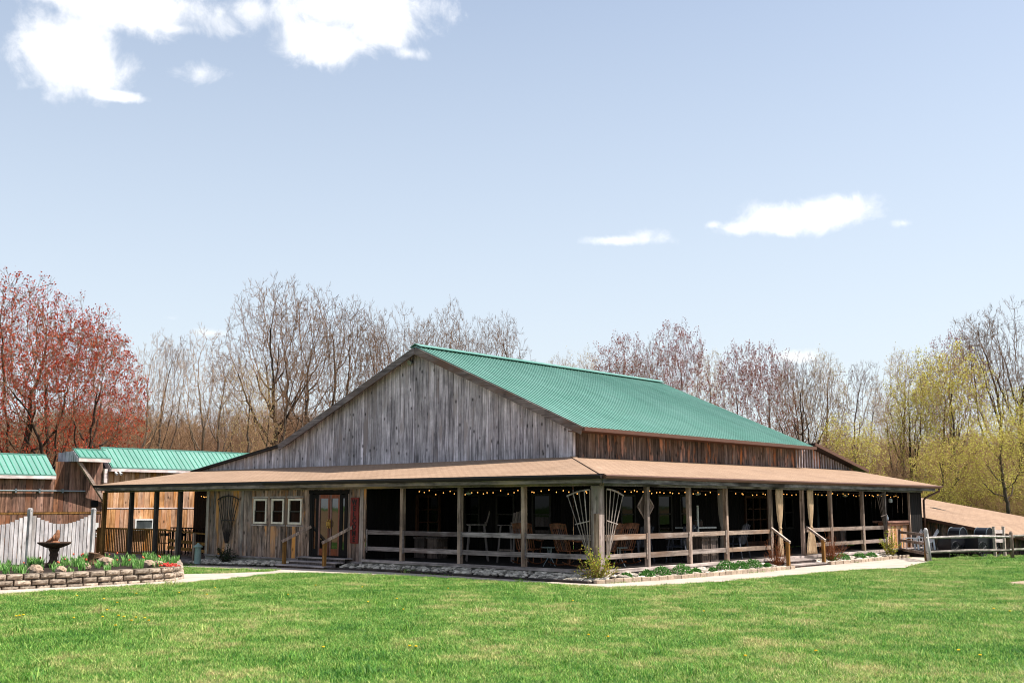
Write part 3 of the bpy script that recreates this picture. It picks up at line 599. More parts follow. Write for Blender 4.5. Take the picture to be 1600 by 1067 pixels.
# posts
FRONTP = [-7.5, -5.05, -2.6]; SIDEP = [2.2, 4.35, 6.44, 9.26, 11.5, 13.65, 16.33, 18.38]
def post(m, x, y, w=.13, z0=ZF, z1=2.47): m.box((x - w / 2, y - w / 2, z0), (x + w / 2, y + w / 2, z1), rng.random())
for x in FRONTP: m = MB(); post(m, x, 0); m.build('post', W_POST, barn, bevel=.01)
for y in SIDEP: m = MB(); post(m, 0, y, .125); m.build('post', W_POST, barn, bevel=.01)
m = MB(); m.box((-.16, -.16, ZF - .08), (.10, .10, 2.47), .4); m.box((-.05, -.185, ZF), (.12, -.162, 1.75), .9); m.build('corner_post', W_POST, barn, bevel=.012)
m = MB(); post(m, -.0, 20.82, .07); m.build('post', W_POST, barn)
for x in (-25.38, -23.28, -21.44, -19.78): m = MB(); post(m, x, 0, .15, -.3); m.build('walkway_post', W_TREAT if x == -25.38 else W_PDARK, barn, bevel=.01)
# rails
fx = [-9.2] + FRONTP + [-.16]
for a, b in zip(fx[:-1], fx[1:]):
    for z0, z1 in ((1.05, 1.185), (.545, .68)):
        m = MB(); m.box((a + .065, -.045, z0 + rng.uniform(-.01, .01)), (b - .065, -.005, z1), rng.random()); m.build('rail_board', W_RAILX, barn, bevel=.006)
for x in [-9.16] + FRONTP: m = MB(); m.box((x + .07, -.065, .50), (x + .12, -.046, 1.21), .3); m.build('rail_stub', W_RAILX, barn)
sy = [.12] + SIDEP
for i, (a, b) in enumerate(zip(sy[:-1], sy[1:])):
    if abs(a - 9.26) < .1: continue
    for z0, z1 in ((1.05, 1.185), (.545, .68)):
        m = MB(); m.box((.01, a + .07, z0 + rng.uniform(-.01, .01)), (.05, b - .07, z1), rng.random()); m.build('rail_board', W_RAILY, barn, bevel=.006)
    m = MB(); m.box((.051, b - .13, .50), (.07, b - .08, 1.21), .3); m.build('rail_stub', W_RAILY, barn)
# downspout
m = MB(); m.tube([(.5, 22.85, EZ - .12), (.5, 22.85, EZ - .22), (.12, 22.3, EZ - .5), (.1, 22.14, EZ - .6), (.1, 22.14, .1)], .045, 8); m.build('downspout', M_FASC, barn, smooth=True)
# floodlight
m = MB(); m.box((-11.36, 3.9, 7.04), (-11.26, 3.95, 7.14)); m.build('floodlight_bracket', M_BLACK, barn); m = MB(); m.lathe((0, 0, 0), [(.03, 0), (.09, .04), (.10, .12)], 12); o = m.build('floodlight', M_GREYM, barn, local=True); o.location = Vector((-11.31, 3.9, 7.1)) - barn.location; o.rotation_euler = (math.radians(115), 0, 0)

# ------------------------------------------------------------------ welcome sign
sg = empty('welcome_sign', (-9.66, -.05, .75), 'tall dark red board sign reading WELCOME beside the glass entry doors', 'sign')
m = MB(); m.box((-9.86, -.075, .76), (-9.47, -.045, 2.20)); m.build('sign_board', plain('barn_red_paint', hexc('6a1f18'), .7, var=.25), sg, bevel=.006)
M_LET = plain('black_letter_paint', hexc('1c1210'), .7)
def letters(txt, cx, y, ztop, pitch, size, parent):
    for i, ch in enumerate(txt):
        cu = bpy.data.curves.new('letter', 'FONT'); cu.body = ch; cu.size = size; cu.extrude = .004; cu.align_x = 'CENTER'; cu.offset = .008
        t = bpy.data.objects.new('tmp', cu); COL.objects.link(t); bpy.context.view_layer.update()
        me = bpy.data.meshes.new_from_object(t.evaluated_get(bpy.context.evaluated_depsgraph_get())); bpy.data.objects.remove(t)
        # slab serifs: short bars at the foot and head of the stems
        me.transform(Matrix.Rotation(math.pi / 2, 4, 'X')); me.materials.clear(); me.materials.append(M_LET)
        o = bpy.data.objects.new('letter', me); COL.objects.link(o); o.parent = parent; o['label'] = 'letter ' + ch
        o.location = Vector((cx, y, ztop - pitch * (i + 1) + (pitch - size * .7) / 2)) - parent.location
letters('WELCOME', -9.665, -.082, 2.16, .195, .235, sg)

# ------------------------------------------------------------------ steps
def steps_front():
    r = empty('entry_steps', (-11.2, -.5, 0), 'grey wooden entry steps with two sloping handrails before the glass doors', 'steps')
    for x0, x1, y0, y1, z in ((-12.45, -10.0, -.98, -.62, .02), (-12.3, -9.85, -.62, -.30, .13), (-12.2, -9.75, -.32, -.03, .25)):
        m = MB(); m.box((x0, y0 - .03, z - .0), (x1, y1, z + .04), rng.random()); m.box((x0 + .05, y0, z - .16), (x1 - .05, y0 + .03, z - .002), rng.random(), 1); m.build('step', [W_DECK, W_BARREL], r, bevel=.005)
    for xa in (-12.25, -10.2):
        m = MB(); m.box((xa - .05, -.86, -.05), (xa + .05, -.76, .80)); m.build('handrail_post', W_TREAT, r, bevel=.006)
        m = MB(); m.bar((xa, -.92, .78), (xa + .42 , -.06, 1.26), .06, .09, .6); m.build('handrail', W_POST, r, bevel=.006)
steps_front()
def steps_side():
    r = empty('porch_steps', (.5, 10, 0), 'pale wooden porch steps with two handrails between the tied curtains', 'steps')
    for x0, x1, z in ((.62, .98, .06), (.12, .64, .17)):
        m = MB(); m.box((x0, 8.85, z), (x1 + .02, 11.15, z + .04), rng.random()); m.box((x1 - .02, 8.87, z - .14), (x1, 11.13, z - .002), rng.random(), 1); m.build('step', [W_DECKY, W_BARREL], r, bevel=.005)
    for ya in (8.62, 11.1):
        m = MB(); m.box((.86, ya - .05, -.02), (.96, ya + .05, .82)); m.build('handrail_post', W_TREAT, r, bevel=.006)
        m = MB(); m.bar((1.0, ya - .02, .80), (.07, ya + .55, 1.22), .06, .08, .9); m.build('handrail', W_DECKY, r, bevel=.006)
steps_side()

# ------------------------------------------------------------------ trellises
def trellis(bottom, tops, arc, mid, mat, label, w=.024):
    r = empty('fan_trellis', bottom[0], label, 'trellis', 'wooden fan trellises')
    m = MB()
    for b, t in zip(bottom, tops): m.bar(b, t, w, w * .7, rng.random(), up=(1, -1, 0))
    m.build('slat', mat, r)
    m = MB()
    for a, b in zip(arc[:-1], arc[1:]): m.bar(a, b, w, w * 1.6, .7)
    m.build('top_bar', mat, r)
    m = MB()
    for a, b in zip(mid[:-1], mid[1:]): m.bar(a, b, w, w * 1.2, .8)
    m.build('cross_bar', mat, r)
def fan(pf, n, u0, u1, b0, b1, z0, ztop, midf=.45, arch=.12):
    bot = [pf(b0 + (b1 - b0) * i / (n - 1), z0) for i in range(n)]
    def zt(t): return ztop(t)
    top = [pf(u0 + (u1 - u0) * i / (n - 1), zt(i / (n - 1))) for i in range(n)]
    e = .03 * (1 if u1 > u0 else -1)
    arc = [pf(u0 + (u1 - u0) * t + (e if t == 1 else 0), zt(t)) for t in (0, .25, .5, .75, 1)]
    md = [Vector(b).lerp(Vector(t), .52) for b, t in zip(bot, top)]
    d = (Vector(md[-1]) - Vector(md[0])).normalized() * .06
    return bot, top, arc, [md[0], md[-1] + d]
b, t, a, md = fan(lambda u, z: (-u, -.22, z), 5, .14, .88, .16, .24, .68, lambda t: 2.36 - .16 * t * t)
trellis(b, t, a, md, W_TRELL, 'pale fan trellis on the front side of the corner post')
b, t, a, md = fan(lambda u, z: (.15, u, z), 5, .12, .86, .1, .2, .68, lambda t: 2.38 - .17 * t * t)
trellis(b, t, a, md, W_TRELL, 'pale fan trellis on the right side of the corner post')
b, t, a, md = fan(lambda u, z: (.13, 18.25 - u, z), 6, .0, .82, .0, .12, .75, lambda t: 2.40 - .13 * t * t)
trellis(b, t, a, md, W_BARREL, 'grey half fan trellis on the last post by the bar counter')
b, t, a, md = fan(lambda u, z: (-16.55 + u, -.09, z), 9, -.64, .64, -.10, .06, .62, lambda t: 2.30 - .55 * (t - .5) ** 2)
trellis(b, t, a, md, W_TRELLD, 'dark full fan trellis on the front wall left of the windows')

# ------------------------------------------------------------------ curtains
def curtain(x, y, label, mat=M_CURT, wtop=.34, wmid=.10, wbot=.5, zt=2.48, zm=1.22, zb=.33, shift=0):
    m = MB(); nu, nv = 40, 30; V = []
    for j in range(nv + 1):
        t = j / nv; z = zt + (zb - zt) * t; k = (zt - zm) / (zt - zb)
        if t < k: s = t / k; w = wtop + (wmid - wtop) * (s ** 2.2); 
        else: s = (t - k) / (1 - k); w = wmid + (wbot - wmid) * (s ** .7)
        for i in range(nu + 1):
            u = i / nu - .5; V.append((x + .035 * math.sin(u * 44 + 1.3 * math.sin(t * 3)) * min(1, w * 4), y + u * w + shift * (1 - t) * 0, z))
    Fc = [(j * (nu + 1) + i, j * (nu + 1) + i + 1, (j + 1) * (nu + 1) + i + 1, (j + 1) * (nu + 1) + i) for j in range(nv) for i in range(nu)]
    m.add(V, Fc); r = empty('curtain', (x, y, zb), label, 'curtain', 'linen curtains on the porch')
    o = m.build('drape', mat, r, smooth=True); so_ = o.modifiers.new('thick', 'SOLIDIFY'); so_.thickness = .006
    m = MB(); m.lathe((x, y, zm - .03), [(wmid * .45, 0), (wmid * .62, .015), (wmid * .62, .045), (wmid * .45, .06)], 12); m.build('tie_band', mat, r, smooth=True)
curtain(.2, 9.52, 'beige tied curtain on the left side of the porch step opening', wtop=.42, wbot=.30)
curtain(.2, 11.72, 'wide beige tied curtain on the right side of the porch step opening', wtop=.36, wbot=.72)
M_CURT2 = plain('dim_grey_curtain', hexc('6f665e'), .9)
curtain(-.55, 7.15, 'grey tied curtain hanging behind the railing before the wide glazed door', mat=M_CURT2, wtop=.42, wbot=.3, zb=.5)

# ------------------------------------------------------------------ string lights
def string_lights(pts, n, label, seed):
    R = random.Random(seed); r = empty('string_lights', pts[0], label, 'string lights', 'warm string lights under the porch eaves')
    P = [Vector(p) for p in pts]; m = MB(); line = []
    for i in range(n + 1):
        t = i / n * (len(P) - 1); k = min(int(t), len(P) - 2); p = P[k].lerp(P[k + 1], t - k); p.z += -.035 * abs(math.sin(i * 1.7)) + R.uniform(-.02, .02); line.append(p)
    m.tube(line, .006, 4); m.build('cable', M_BLACK, r)
    for i in range(n):
        p = line[i].lerp(line[i + 1], R.random()); b = MB(); b.blob((p.x, p.y, p.z - .03 - R.uniform(0, .09)), .0135, R, (1, 1, 1.3), 0, sub=1); b.build('bulb', M_BULB, r, smooth=True)
string_lights([(-7.2, .35, 2.44), (-5.0, .5, 2.42), (-2.6, .4, 2.43), (-.3, .45, 2.40)], 30, 'string of warm bulbs under the front porch beam', 1)
string_lights([(-.3, 1.2, 2.42), (-.35, 4.3, 2.43), (-.3, 8.9, 2.40), (-.35, 13.6, 2.43), (-.3, 17.5, 2.42), (-.35, 20.8, 2.41)], 66, 'long string of warm bulbs under the side porch beam', 2)
string_lights([(-18.9, .3, 2.42), (-18.3, .25, 2.36), (-18.9, 1.2, 2.35)], 10, 'short string of warm bulbs at the passage corner', 3)

# ------------------------------------------------------------------ porch furniture
def rocking_chair(name, mat, label, cat, group):
    r = empty(name, (0, 0, 0), label, cat, group)          # faces +Y
    m = MB(); m.prism([(-.26, -.22, .42), (.26, -.22, .42), (.29, .24, .44), (-.29, .24, .44)], (0, 0, .035), .5); m.build('seat', mat, r, bevel=.01, local=True)
    m = MB()
    for i in range(7):
        u = -.21 + .07 * i; m.bar((u * .9, -.20, .45), (u * 1.15, -.42, 1.06), .035, .014, rng.random(), up=(0, 1, .3))
    m.build('back_slat', mat, r, local=True)
    m = MB(); c = [(x, -.43 - .03 * math.cos(x * 5) + .02, 1.08 + .035 * math.cos(x * 5.0)) for x in [-.30 + .06 * k for k in range(11)]]
    for a, b in zip(c[:-1], c[1:]): m.bar(a, b, .028, .15, .6, up=(0, -.3, 1))
    m.tube([(-.30, -.44, 1.15), (-.12, -.45, 1.175), (.12, -.45, 1.175), (.30, -.44, 1.15)], .022, 8); m.build('crest_rail', mat, r, local=True)
    for s in (-1, 1):
        m = MB(); m.tube([(s * .27, -.20, .44), (s * .29, -.42, 1.08)], [.022, .018], 8); m.build('back_post', mat, r, local=True)
        m = MB(); m.tube([(s * .24, .20, .43), (s * .27, .24, .10)], [.02, .017], 8); m.build('leg', mat, r, local=True)
        m = MB(); m.tube([(s * .22, -.18, .43), (s * .26, -.24, .08)], [.02, .017], 8); m.build('leg', mat, r, local=True)
        m = MB(); m.tube([(s * .27, y, .05 + .16 * (y / .5) ** 2 * .6) for y in (-.52, -.35, -.18, 0, .18, .35, .46)], .018, 6); m.build('rocker', mat, r, local=True)
        m = MB(); m.tube([(s * .28, -.30, .74), (s * .32, -.05, .70), (s * .32, .22, .69)], [.02, .024, .03], 8); m.tube([(s * .27, .18, .45), (s * .31, .2, .68)], .014, 6); m.build('armrest', mat, r, local=True)
    m = MB(); m.tube([(-.25, .22, .24), (.25, .22, .24)], .012, 6); m.build('stretcher', mat, r, local=True)
    return r
rc = rocking_chair('rocking_chair', W_CHAIR, '', 'chair', 'honey wood rocking chairs at the porch corner')
for i, (x, y, rz, lb) in enumerate([(-3.05, .75, 12, 'honey wood rocking chair next to the front porch post left of the corner trellis'), (-1.62, .75, -6, 'honey wood rocking chair behind the front rail at the left corner trellis'),
                                    (-.85, 1.35, 100, 'brightest honey wood rocking chair behind the side rail right of the corner trellis'), (-1.0, 2.35, 75, 'honey wood rocking chair half hidden by the first side porch post')]):
    c = rc if i == 0 else copy_tree(rc); c.location = (x, y, ZF); c.rotation_euler.z = math.radians(rz); c['label'] = lb
def slat_chair(name, mat, label, tall, group):
    r = empty(name, (0, 0, 0), label, 'chair', group); H = tall
    m = MB()
    for i in range(5): m.box((-.28, -.20 + .1 * i, H), (.28, -.11 + .1 * i, H + .025), rng.random())
    m.build('seat', mat, r, local=True)
    m = MB()
    for i in range(5):
        u = -.22 + .11 * i; m.bar((u * .85, -.22, H), (u * 1.1, -.40, H + .66 - abs(i - 2) * .03), .085, .018, rng.random(), up=(0, 1, .2))
    m.box((-.28, -.29, H + .26), (.28, -.265, H + .32)); m.build('backrest', mat, r, local=True)
    for s in (-1, 1):
        m = MB(); m.bar((s * .27, .20, H + .22), (s * .32, .30, 0), .05, .035, .4); m.build('leg', mat, r, local=True)
        m = MB(); m.bar((s * .27, -.24, H + .22), (s * .32, -.36, 0), .05, .035, .4); m.build('leg', mat, r, local=True)
        m = MB(); m.box((s * .27 - .05, -.30, H + .225), (s * .27 + .05, .30, H + .25), .8); m.build('armrest', mat, r, local=True)
    m = MB(); m.box((-.30, .24, H * .4), (.30, .27, H * .4 + .05)); m.build('foot_rail', mat, r, local=True)
    return r
W_TALLC = wood('dusty_brown_chair_wood', hexc('5a5148'), hexc('857a6e'), knots=0)
tc_ = slat_chair('tall_chair', W_TALLC, 'tall slatted bar chair facing the front rail between the second and third posts', .85, 'tall slatted porch chairs')
tc_.location = (-4.45, 1.6, ZF); tc_.rotation_euler.z = math.radians(180)
c = copy_tree(tc_); c.location = (-5.9, 1.6, ZF); c.rotation_euler.z = math.radians(135); c['label'] = 'tall slatted bar chair turned sideways just left of the second front post'
bc = slat_chair('slatted_chair', W_BLUE, 'slate blue slatted chair behind the side rail near the diamond board', .45, 'slate blue slatted chairs')
bc.location = (-1.7, 4.2, ZF); bc.rotation_euler.z = math.radians(80)
for (x, y, a, lb) in ((-.75, 4.9, 110, 'slate blue slatted chair behind the second side porch post'), (-1.2, 5.9, 70, 'slate blue slatted chair left of the two wooden bins'), (-.7, 8.2, 95, 'slate blue slatted chair left of the tied step curtain')):
    c = copy_tree(bc); c.location = (x, y, ZF); c.rotation_euler.z = math.radians(a); c['label'] = lb
def side_table(x, y, label):
    r = empty('side_table', (x, y, ZF), label, 'table', 'small grey side tables'); m = MB(); m.lathe((x, y, ZF + .50), [(.24, 0), (.25, .01), (.25, .025), (.24, .03)], 20); m.build('table_top', M_GREYM, r)
    for k in range(3): a = k * 2.1; m = MB(); m.tube([(x + .06 * math.cos(a), y + .06 * math.sin(a), ZF + .5), (x + .04 * math.cos(a), y + .04 * math.sin(a), ZF + .25), (x + .2 * math.cos(a), y + .2 * math.sin(a), ZF)], .012, 6); m.build('leg', M_GREYM, r)
side_table(-2.3, .75, 'small round grey side table between the two front rocking chairs'); side_table(-.75, 1.9, 'small round grey side table between the two side rocking chairs')
def crate(x, y, label, w=.42, h=.72):
    r = empty('wooden_bin', (x, y, ZF), label, 'bin', 'wooden bins behind the side rail'); m = MB()
    for i in range(4): m.box((x - w / 2, y - w / 2 + w * i / 4 + .003, ZF), (x + w / 2, y - w / 2 + w * (i + 1) / 4 - .003, ZF + h), rng.random())
    m.build('body', W_BARREL, r)
    m = MB()
    for z in (.0, .3, h - .09): m.box((x + w / 2, y - w / 2, ZF + z), (x + w / 2 + .02, y + w / 2, ZF + z + .07), rng.random())
    for s in (-1, 1): m.box((x + w / 2, y + s * (w / 2 - .03) - .03, ZF + .07), (x + w / 2 + .018, y + s * (w / 2 - .03) + .03, ZF + h - .09), .3)
    m.build('trim', W_BARREL, r); m = MB(); m.box((x - w / 2 - .03, y - w / 2 - .03, ZF + h), (x + w / 2 + .03, y + w / 2 + .03, ZF + h + .04), .8); m.build('lid', W_BARREL, r)
crate(-.3, 5.36, 'left one of the pair of wooden bins behind the side rail'); crate(-.3, 5.86, 'right one of the pair of wooden bins behind the side rail')
crate(-1.4, 17.1, 'wooden bin behind the rail just left of the grey half fan trellis', .5, .75)
for x, lb in ((-8.6, 'dark wooden bin against the side wall left of the brown glazed door'), (-8.0, 'dark wooden bin behind the first front porch post')):
    crate(x, 2.0, lb, .45, .62)
# counter with jars, umbrella stand, thermometer, diamond board, ceiling fans
r = empty('sideboard', (-2.2, 8.2, ZF), 'dark sideboard with a pale top behind the second and third side posts', 'sideboard')
m = MB(); m.box((-2.5, 7.6, ZF), (-2.0, 9.1, ZF + .92)); m.build('body', W_INNER, r); m = MB(); m.box((-2.55, 7.55, ZF + .92), (-1.95, 9.15, ZF + .97)); m.build('table_top', M_WHITEP, r)
for k in range(3):
    j = empty('jar', (-2.2, 7.9 + k * .3, ZF + .97), ['brown jar nearest the bins on the pale topped sideboard', 'middle brown jar on the pale topped sideboard', 'brown jar at the curtain end of the pale topped sideboard'][k], 'jar', 'jars on the sideboard'); m = MB(); m.lathe((-2.2, 7.9 + k * .3, ZF + .972), [(.08, 0), (.1, .03), (.1, .17), (.07, .2)], 14); m.build('body', W_BARREL, j, smooth=True)
    m = MB(); m.lathe((-2.2, 7.9 + k * .3, ZF + 1.175), [(.075, 0), (.075, .03), (.02, .04)], 14); m.build('lid', M_BLACK, j)
db = empty('diamond_board', (-.1, 2.05, 1.94), 'grey diamond shaped board hanging beside the first side porch post', 'board'); m = MB(); m.prism([(-.12, 1.88, 1.93), (-.12, 2.28, 2.33), (-.12, 2.68, 1.93), (-.12, 2.28, 1.53)], (.02, 0, 0)); m.build('panel', W_BARREL, db)
m = MB()
D_ = [(-.098, 1.88, 1.93), (-.098, 2.28, 2.33), (-.098, 2.68, 1.93), (-.098, 2.28, 1.53)]
for k in range(4): m.bar(D_[k], D_[(k + 1) % 4], .02, .04, .2)
m.build('frame', W_POST, db)
def ceiling_fan(x, y, label, rz=0.4):
    r = empty('ceiling_fan', (x, y, 2.62), label, 'ceiling fan', 'ceiling fans under the porch'); m = MB(); m.tube([(x, y, 2.63), (x, y, 2.48)], .015, 6); m.lathe((x, y, 2.36), [(.04, 0), (.1, .03), (.1, .09), (.04, .12)], 14); m.build('motor', M_BLACK, r)
    for k in range(4): a = rz + k * math.pi / 2; m = MB(); m.bar((x + .1 * math.cos(a), y + .1 * math.sin(a), 2.42), (x + .58 * math.cos(a), y + .58 * math.sin(a), 2.42), .12, .012, .5, up=(-.2 * math.sin(a), .2 * math.cos(a), 1)); m.build('blade', W_WING, r)
    m = MB(); m.lathe((x, y, 2.28), [(.02, 0), (.09, .02), (.11, .07), (.05, .08)], 16); m.build('lamp_bowl', M_WHITEP, r, smooth=True)
ceiling_fan(-6.6, 2.0, 'ceiling fan with light bowl above the tall porch chairs'); ceiling_fan(-2.0, 8.1, 'ceiling fan hanging above the pale topped sideboard'); ceiling_fan(-2.0, 19.3, 'ceiling fan in the far right bay before the fan trellis', .1)
r = empty('thermometer', (-3.93, 17.3, 1.8), 'narrow yellowish wall thermometer between the wide glazed door and the next window', 'thermometer'); m = MB(); m.box((-3.93, 17.1, 1.72), (-3.90, 17.42, 2.12)); m.build('plate', plain('ivory_enamel', hexc('b5a878'), .5), r); m = MB(); m.tube([(-3.89, 17.26, 1.8), (-3.89, 17.26, 2.05)], .012, 6); m.build('tube', L_FLOWR, r)
r = empty('paper_towel_pole', (-1.0, 7.0, ZF), 'thin white pole standing between the wooden bins and the sideboard', 'pole'); m = MB(); m.tube([(-1.4, 7.1, ZF), (-1.4, 7.1, 1.95)], .035, 8); m.build('shaft', M_WHITEP, r); m = MB(); m.lathe((-1.4, 7.1, ZF), [(.18, 0), (.18, .02), (.03, .05)], 14); m.build('base', M_BLACK, r)
# bar counter at the end of the porch
r = empty('bar_counter', (-.3, 19.7, ZF), 'rustic board bar counter with thick wooden top at the far end of the porch', 'bar counter')
m = MB(); planks_x(m, 18.75, 20.9, -.12, lambda y: ZF, lambda y: 1.26, .22, out=1, rr=random.Random(5)); m.build('front_panel', W_WINGLIT, r)
m = MB(); m.box((-.60, 18.6, 1.27), (.02, 21.0, 1.35), .3); m.box((-.4, 18.65, 1.18), (-.02, 20.95, 1.265), .6); m.build('counter_top', wood('rusty_slab_wood', hexc('6b3d20'), hexc('a5683a'), axis='y'), r, bevel=.01)
M_PORC = plain('glazed_porcelain', hexc('c8ccd2'), .25, .6)
r = empty('white_pitcher', (-.3, 19.0, 1.36), 'small white round pitcher standing on the bar counter', 'pitcher'); m = MB(); m.lathe((-.3, 19.25, 1.352), [(.05, 0), (.09, .05), (.08, .13), (.045, .18), (.06, .22)], 14); m.build('body', M_PORC, r, smooth=True); m = MB(); m.tube([(-.3, 19.16, 1.54), (-.3, 19.1, 1.5), (-.3, 19.12, 1.42), (-.3, 19.17, 1.40)], .012, 6); m.build('handle', M_PORC, r)
r = empty('hanging_lantern', (-.5, 20.2, 2.2), 'small white hanging lantern above the bar counter', 'lantern'); m = MB(); m.lathe((-.5, 20.2, 2.05), [(.03, 0), (.08, .03), (.08, .14), (.03, .18)], 12); m.build('globe', M_PORC, r, smooth=True); m = MB(); m.tube([(-.5, 20.2, 2.22), (-.5, 20.2, 2.62)], .008, 5); m.build('chain', M_BLACK, r)

# ------------------------------------------------------------------ left wing
wing = empty('side_building', (-26.4, -1, -.2), 'long brown board building with green metal roof sections at the far left', 'building')
WX = -27.0
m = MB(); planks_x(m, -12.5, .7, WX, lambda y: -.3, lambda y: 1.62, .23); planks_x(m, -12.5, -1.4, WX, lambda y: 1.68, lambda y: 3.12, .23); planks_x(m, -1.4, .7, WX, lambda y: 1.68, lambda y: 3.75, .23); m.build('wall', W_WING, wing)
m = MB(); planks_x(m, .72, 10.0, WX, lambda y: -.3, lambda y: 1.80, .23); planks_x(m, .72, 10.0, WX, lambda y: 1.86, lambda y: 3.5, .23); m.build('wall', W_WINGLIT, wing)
m = MB(); m.box((WX + .0, .72, 1.805), (WX + .05, 10.0, 1.855), .5); m.build('trim_board', M_WHITE, wing)
m = MB(); m.box((WX, -12.5, 1.60), (WX + .045, .7, 1.67), .5); m.build('trim_board', W_TREAT, wing)
m = MB(); m.box((WX - 5, -12.5, -.3), (WX - .01, 10.0, 3.05)); m.prism([(WX - 5, -12.5, 3.05), (WX - .01, -12.5, 3.05), (WX - .75, -12.5, 3.85), (WX - 5, -12.5, 3.3)], (0, 11.1, 0)); m.prism([(WX - 5, .3, 3.05), (WX - .01, .3, 3.4), (WX - .75, .3, 4.2), (WX - 5, .3, 3.4)], (0, 9.7, 0)); m.build('core', W_INNER, wing)
def awning(y0, y1, x_top, z_top, x_bot, z_bot, shear=0.0, fasc=.12, cap=True, side=None):
    m = MB(); m.prism([(x_top, y0, z_top), (x_bot, y0, z_bot), (x_bot, y0, z_bot - .05), (x_top, y0, z_top - .05)], (0, y1 - y0, 0))
    y = y0 + .06
    while y < y1: m.bar((x_top, y, z_top + .01), (x_bot, y, z_bot + .01), .04, .03, rng.random(), 1); y += .24
    m.bar((x_top - .05, y0, z_top + .02), (x_top - .05, y1, z_top + .02), .16, .05, .5); m.build('green_roof', [M_GREEN, M_RIB], wing)
    m = MB(); m.box((x_bot - .03, y0, z_bot - .06 - fasc), (x_bot - .005, y1, z_bot - .045), .5); m.build('fascia', M_WHITE, wing)
    m = MB(); m.box((WX - .05, y0 + .01, z_bot - .10), (x_bot - .03, y1 - .01, z_bot - .07), .2); m.build('soffit', W_WING, wing)
    m = MB(); m.prism([(x_top, y0 - .03, z_top - .055), (x_bot - .03, y0 - .03, z_bot - .055), (x_bot - .03, y0 - .03, z_bot - .19), (x_top, y0 - .03, z_bot - .19)], (0, .028, 0), .4); m.build('end_board', W_GABLE, wing)
awning(-12.5, -1.45, -27.75, 4.02, -26.75, 3.20)
awning(-.80, .62, -26.7, 4.27, -26.2, 3.94, fasc=.13)
awning(.95, 10.0, -27.7, 4.43, -26.7, 3.57)
m = MB(); m.prism([(-28.0, -.80, 4.15), (-26.73, -.80, 4.20), (-26.22, -.80, 3.88), (-26.22, -.80, 3.76), (-28.0, -.80, 3.76)], (0, 1.4, 0), .5); m.build('canopy_box', W_GABLE, wing)
m = MB(); m.bar((-26.3, -.75, 3.76), (-26.9, .9, 2.0), .09, .15, .7); m.build('brace', W_RAILY, wing)
m = MB(); m.box((-26.97, .72, 2.9), (-26.85, .86, 3.50), .6); m.build('corner_board', M_WHITE, wing)
m = MB(); m.tube([(-26.88, -12, 2.52), (-26.88, -.1, 2.54)], .035, 8)
for k in range(12): m.box((-26.96, -11.9 + k * .98, 2.46), (-26.84, -11.83 + k * .98, 2.62))
m.build('conduit', M_GREYM, wing)
m = MB(); m.box((-26.97, .25, 1.9), (-26.93, .55, 2.15)); m.build('vent', M_BLACK, wing)
m = MB()
for y in (1.15, 1.35): m.tube([(-26.75, y, 3.36), (-26.62, y + .03, 3.27)], [.035, .06], 10)
m.build('spotlight', M_WHITEP, wing)
# window air conditioner
ac = empty('air_conditioner', (-26.9, 2.6, 1.0), 'white window air conditioner in the sunlit board wall behind the walkway railing', 'air conditioner')
m = MB(); m.box((-26.96, 2.2, 1.30), (-26.72, 3.08, 1.36)); m.box((-26.96, 3.02, .95), (-26.72, 3.08, 1.30)); m.box((-26.96, 2.2, .95), (-26.72, 2.26, 1.3)); m.box((-26.96, 2.2, .88), (-26.72, 3.08, .95)); m.box((-26.96, 2.26, .95), (-26.8, 3.02, 1.3)); m.build('casing', M_WHITEP, ac)
m = MB()
for k in range(14): m.box((-26.78, 2.27 + k * .052, .96), (-26.74, 2.295 + k * .052, 1.29))
m.build('grille', M_GREYM, ac)
for z0, z1, lb, w in ((.95, 1.22, 'tall white notice plate on the brown wall beside the walkway railing', .09), (.62, .76, 'round pair of white electrical outlets under the notice plate', .07)):
    e = empty('wall_plate', (-26.95, .5, z0), lb, 'sign' if z1 > 1 else 'outlet'); m = MB()
    if z1 > 1: m.box((-26.96, .44, z0), (-26.93, .62, z1))
    else: m.blob((-26.94, .53, z0 + .03), .05, rng, (.4, 1, 1), 0); m.blob((-26.94, .53, z0 + .14), .05, rng, (.4, 1, 1), 0)
    m.build('plate', M_WHITEP, e)
# raised walkway with balustrade
wk = empty('walkway_railing', (-22, .6, -.2), 'golden brown balustrade and ramp railing on the raised walkway under the porch roof', 'railing')
m = MB(); m.box((-26.85, .25, -.35), (-20.6, 3.9, -.02)); m.prism([(-20.6, .25, -.35), (-20.6, .25, -.02), (-18.0, .25, -.22), (-18.0, .25, -.35)], (0, 1.6, 0)); m.build('deck', W_DECK, wk)
def bal(m, p, q, z0, z1, s=.13):
    p = Vector(p); q = Vector(q); n = int((q - p).length / s)
    for i in range(n + 1):
        c = p.lerp(q, i / n); m.box((c.x - .018, c.y - .018, c.z + z0), (c.x + .018, c.y + .018, c.z + z1), rng.random())
m = MB(); bal(m, (-26.3, .3, 0), (-21.3, .3, 0), .06, 1.0); m.build('baluster', W_TREAT, wk)
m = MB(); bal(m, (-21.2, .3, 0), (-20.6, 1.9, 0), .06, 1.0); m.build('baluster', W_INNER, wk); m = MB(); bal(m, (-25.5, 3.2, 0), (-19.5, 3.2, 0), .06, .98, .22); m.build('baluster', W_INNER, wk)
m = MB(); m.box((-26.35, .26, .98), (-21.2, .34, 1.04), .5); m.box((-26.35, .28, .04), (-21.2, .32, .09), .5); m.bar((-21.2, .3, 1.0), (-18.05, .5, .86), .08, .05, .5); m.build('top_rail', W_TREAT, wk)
m = MB(); m.box((-25.5, 3.17, .97), (-19.5, 3.23, 1.02)); m.build('top_rail', W_INNER, wk)
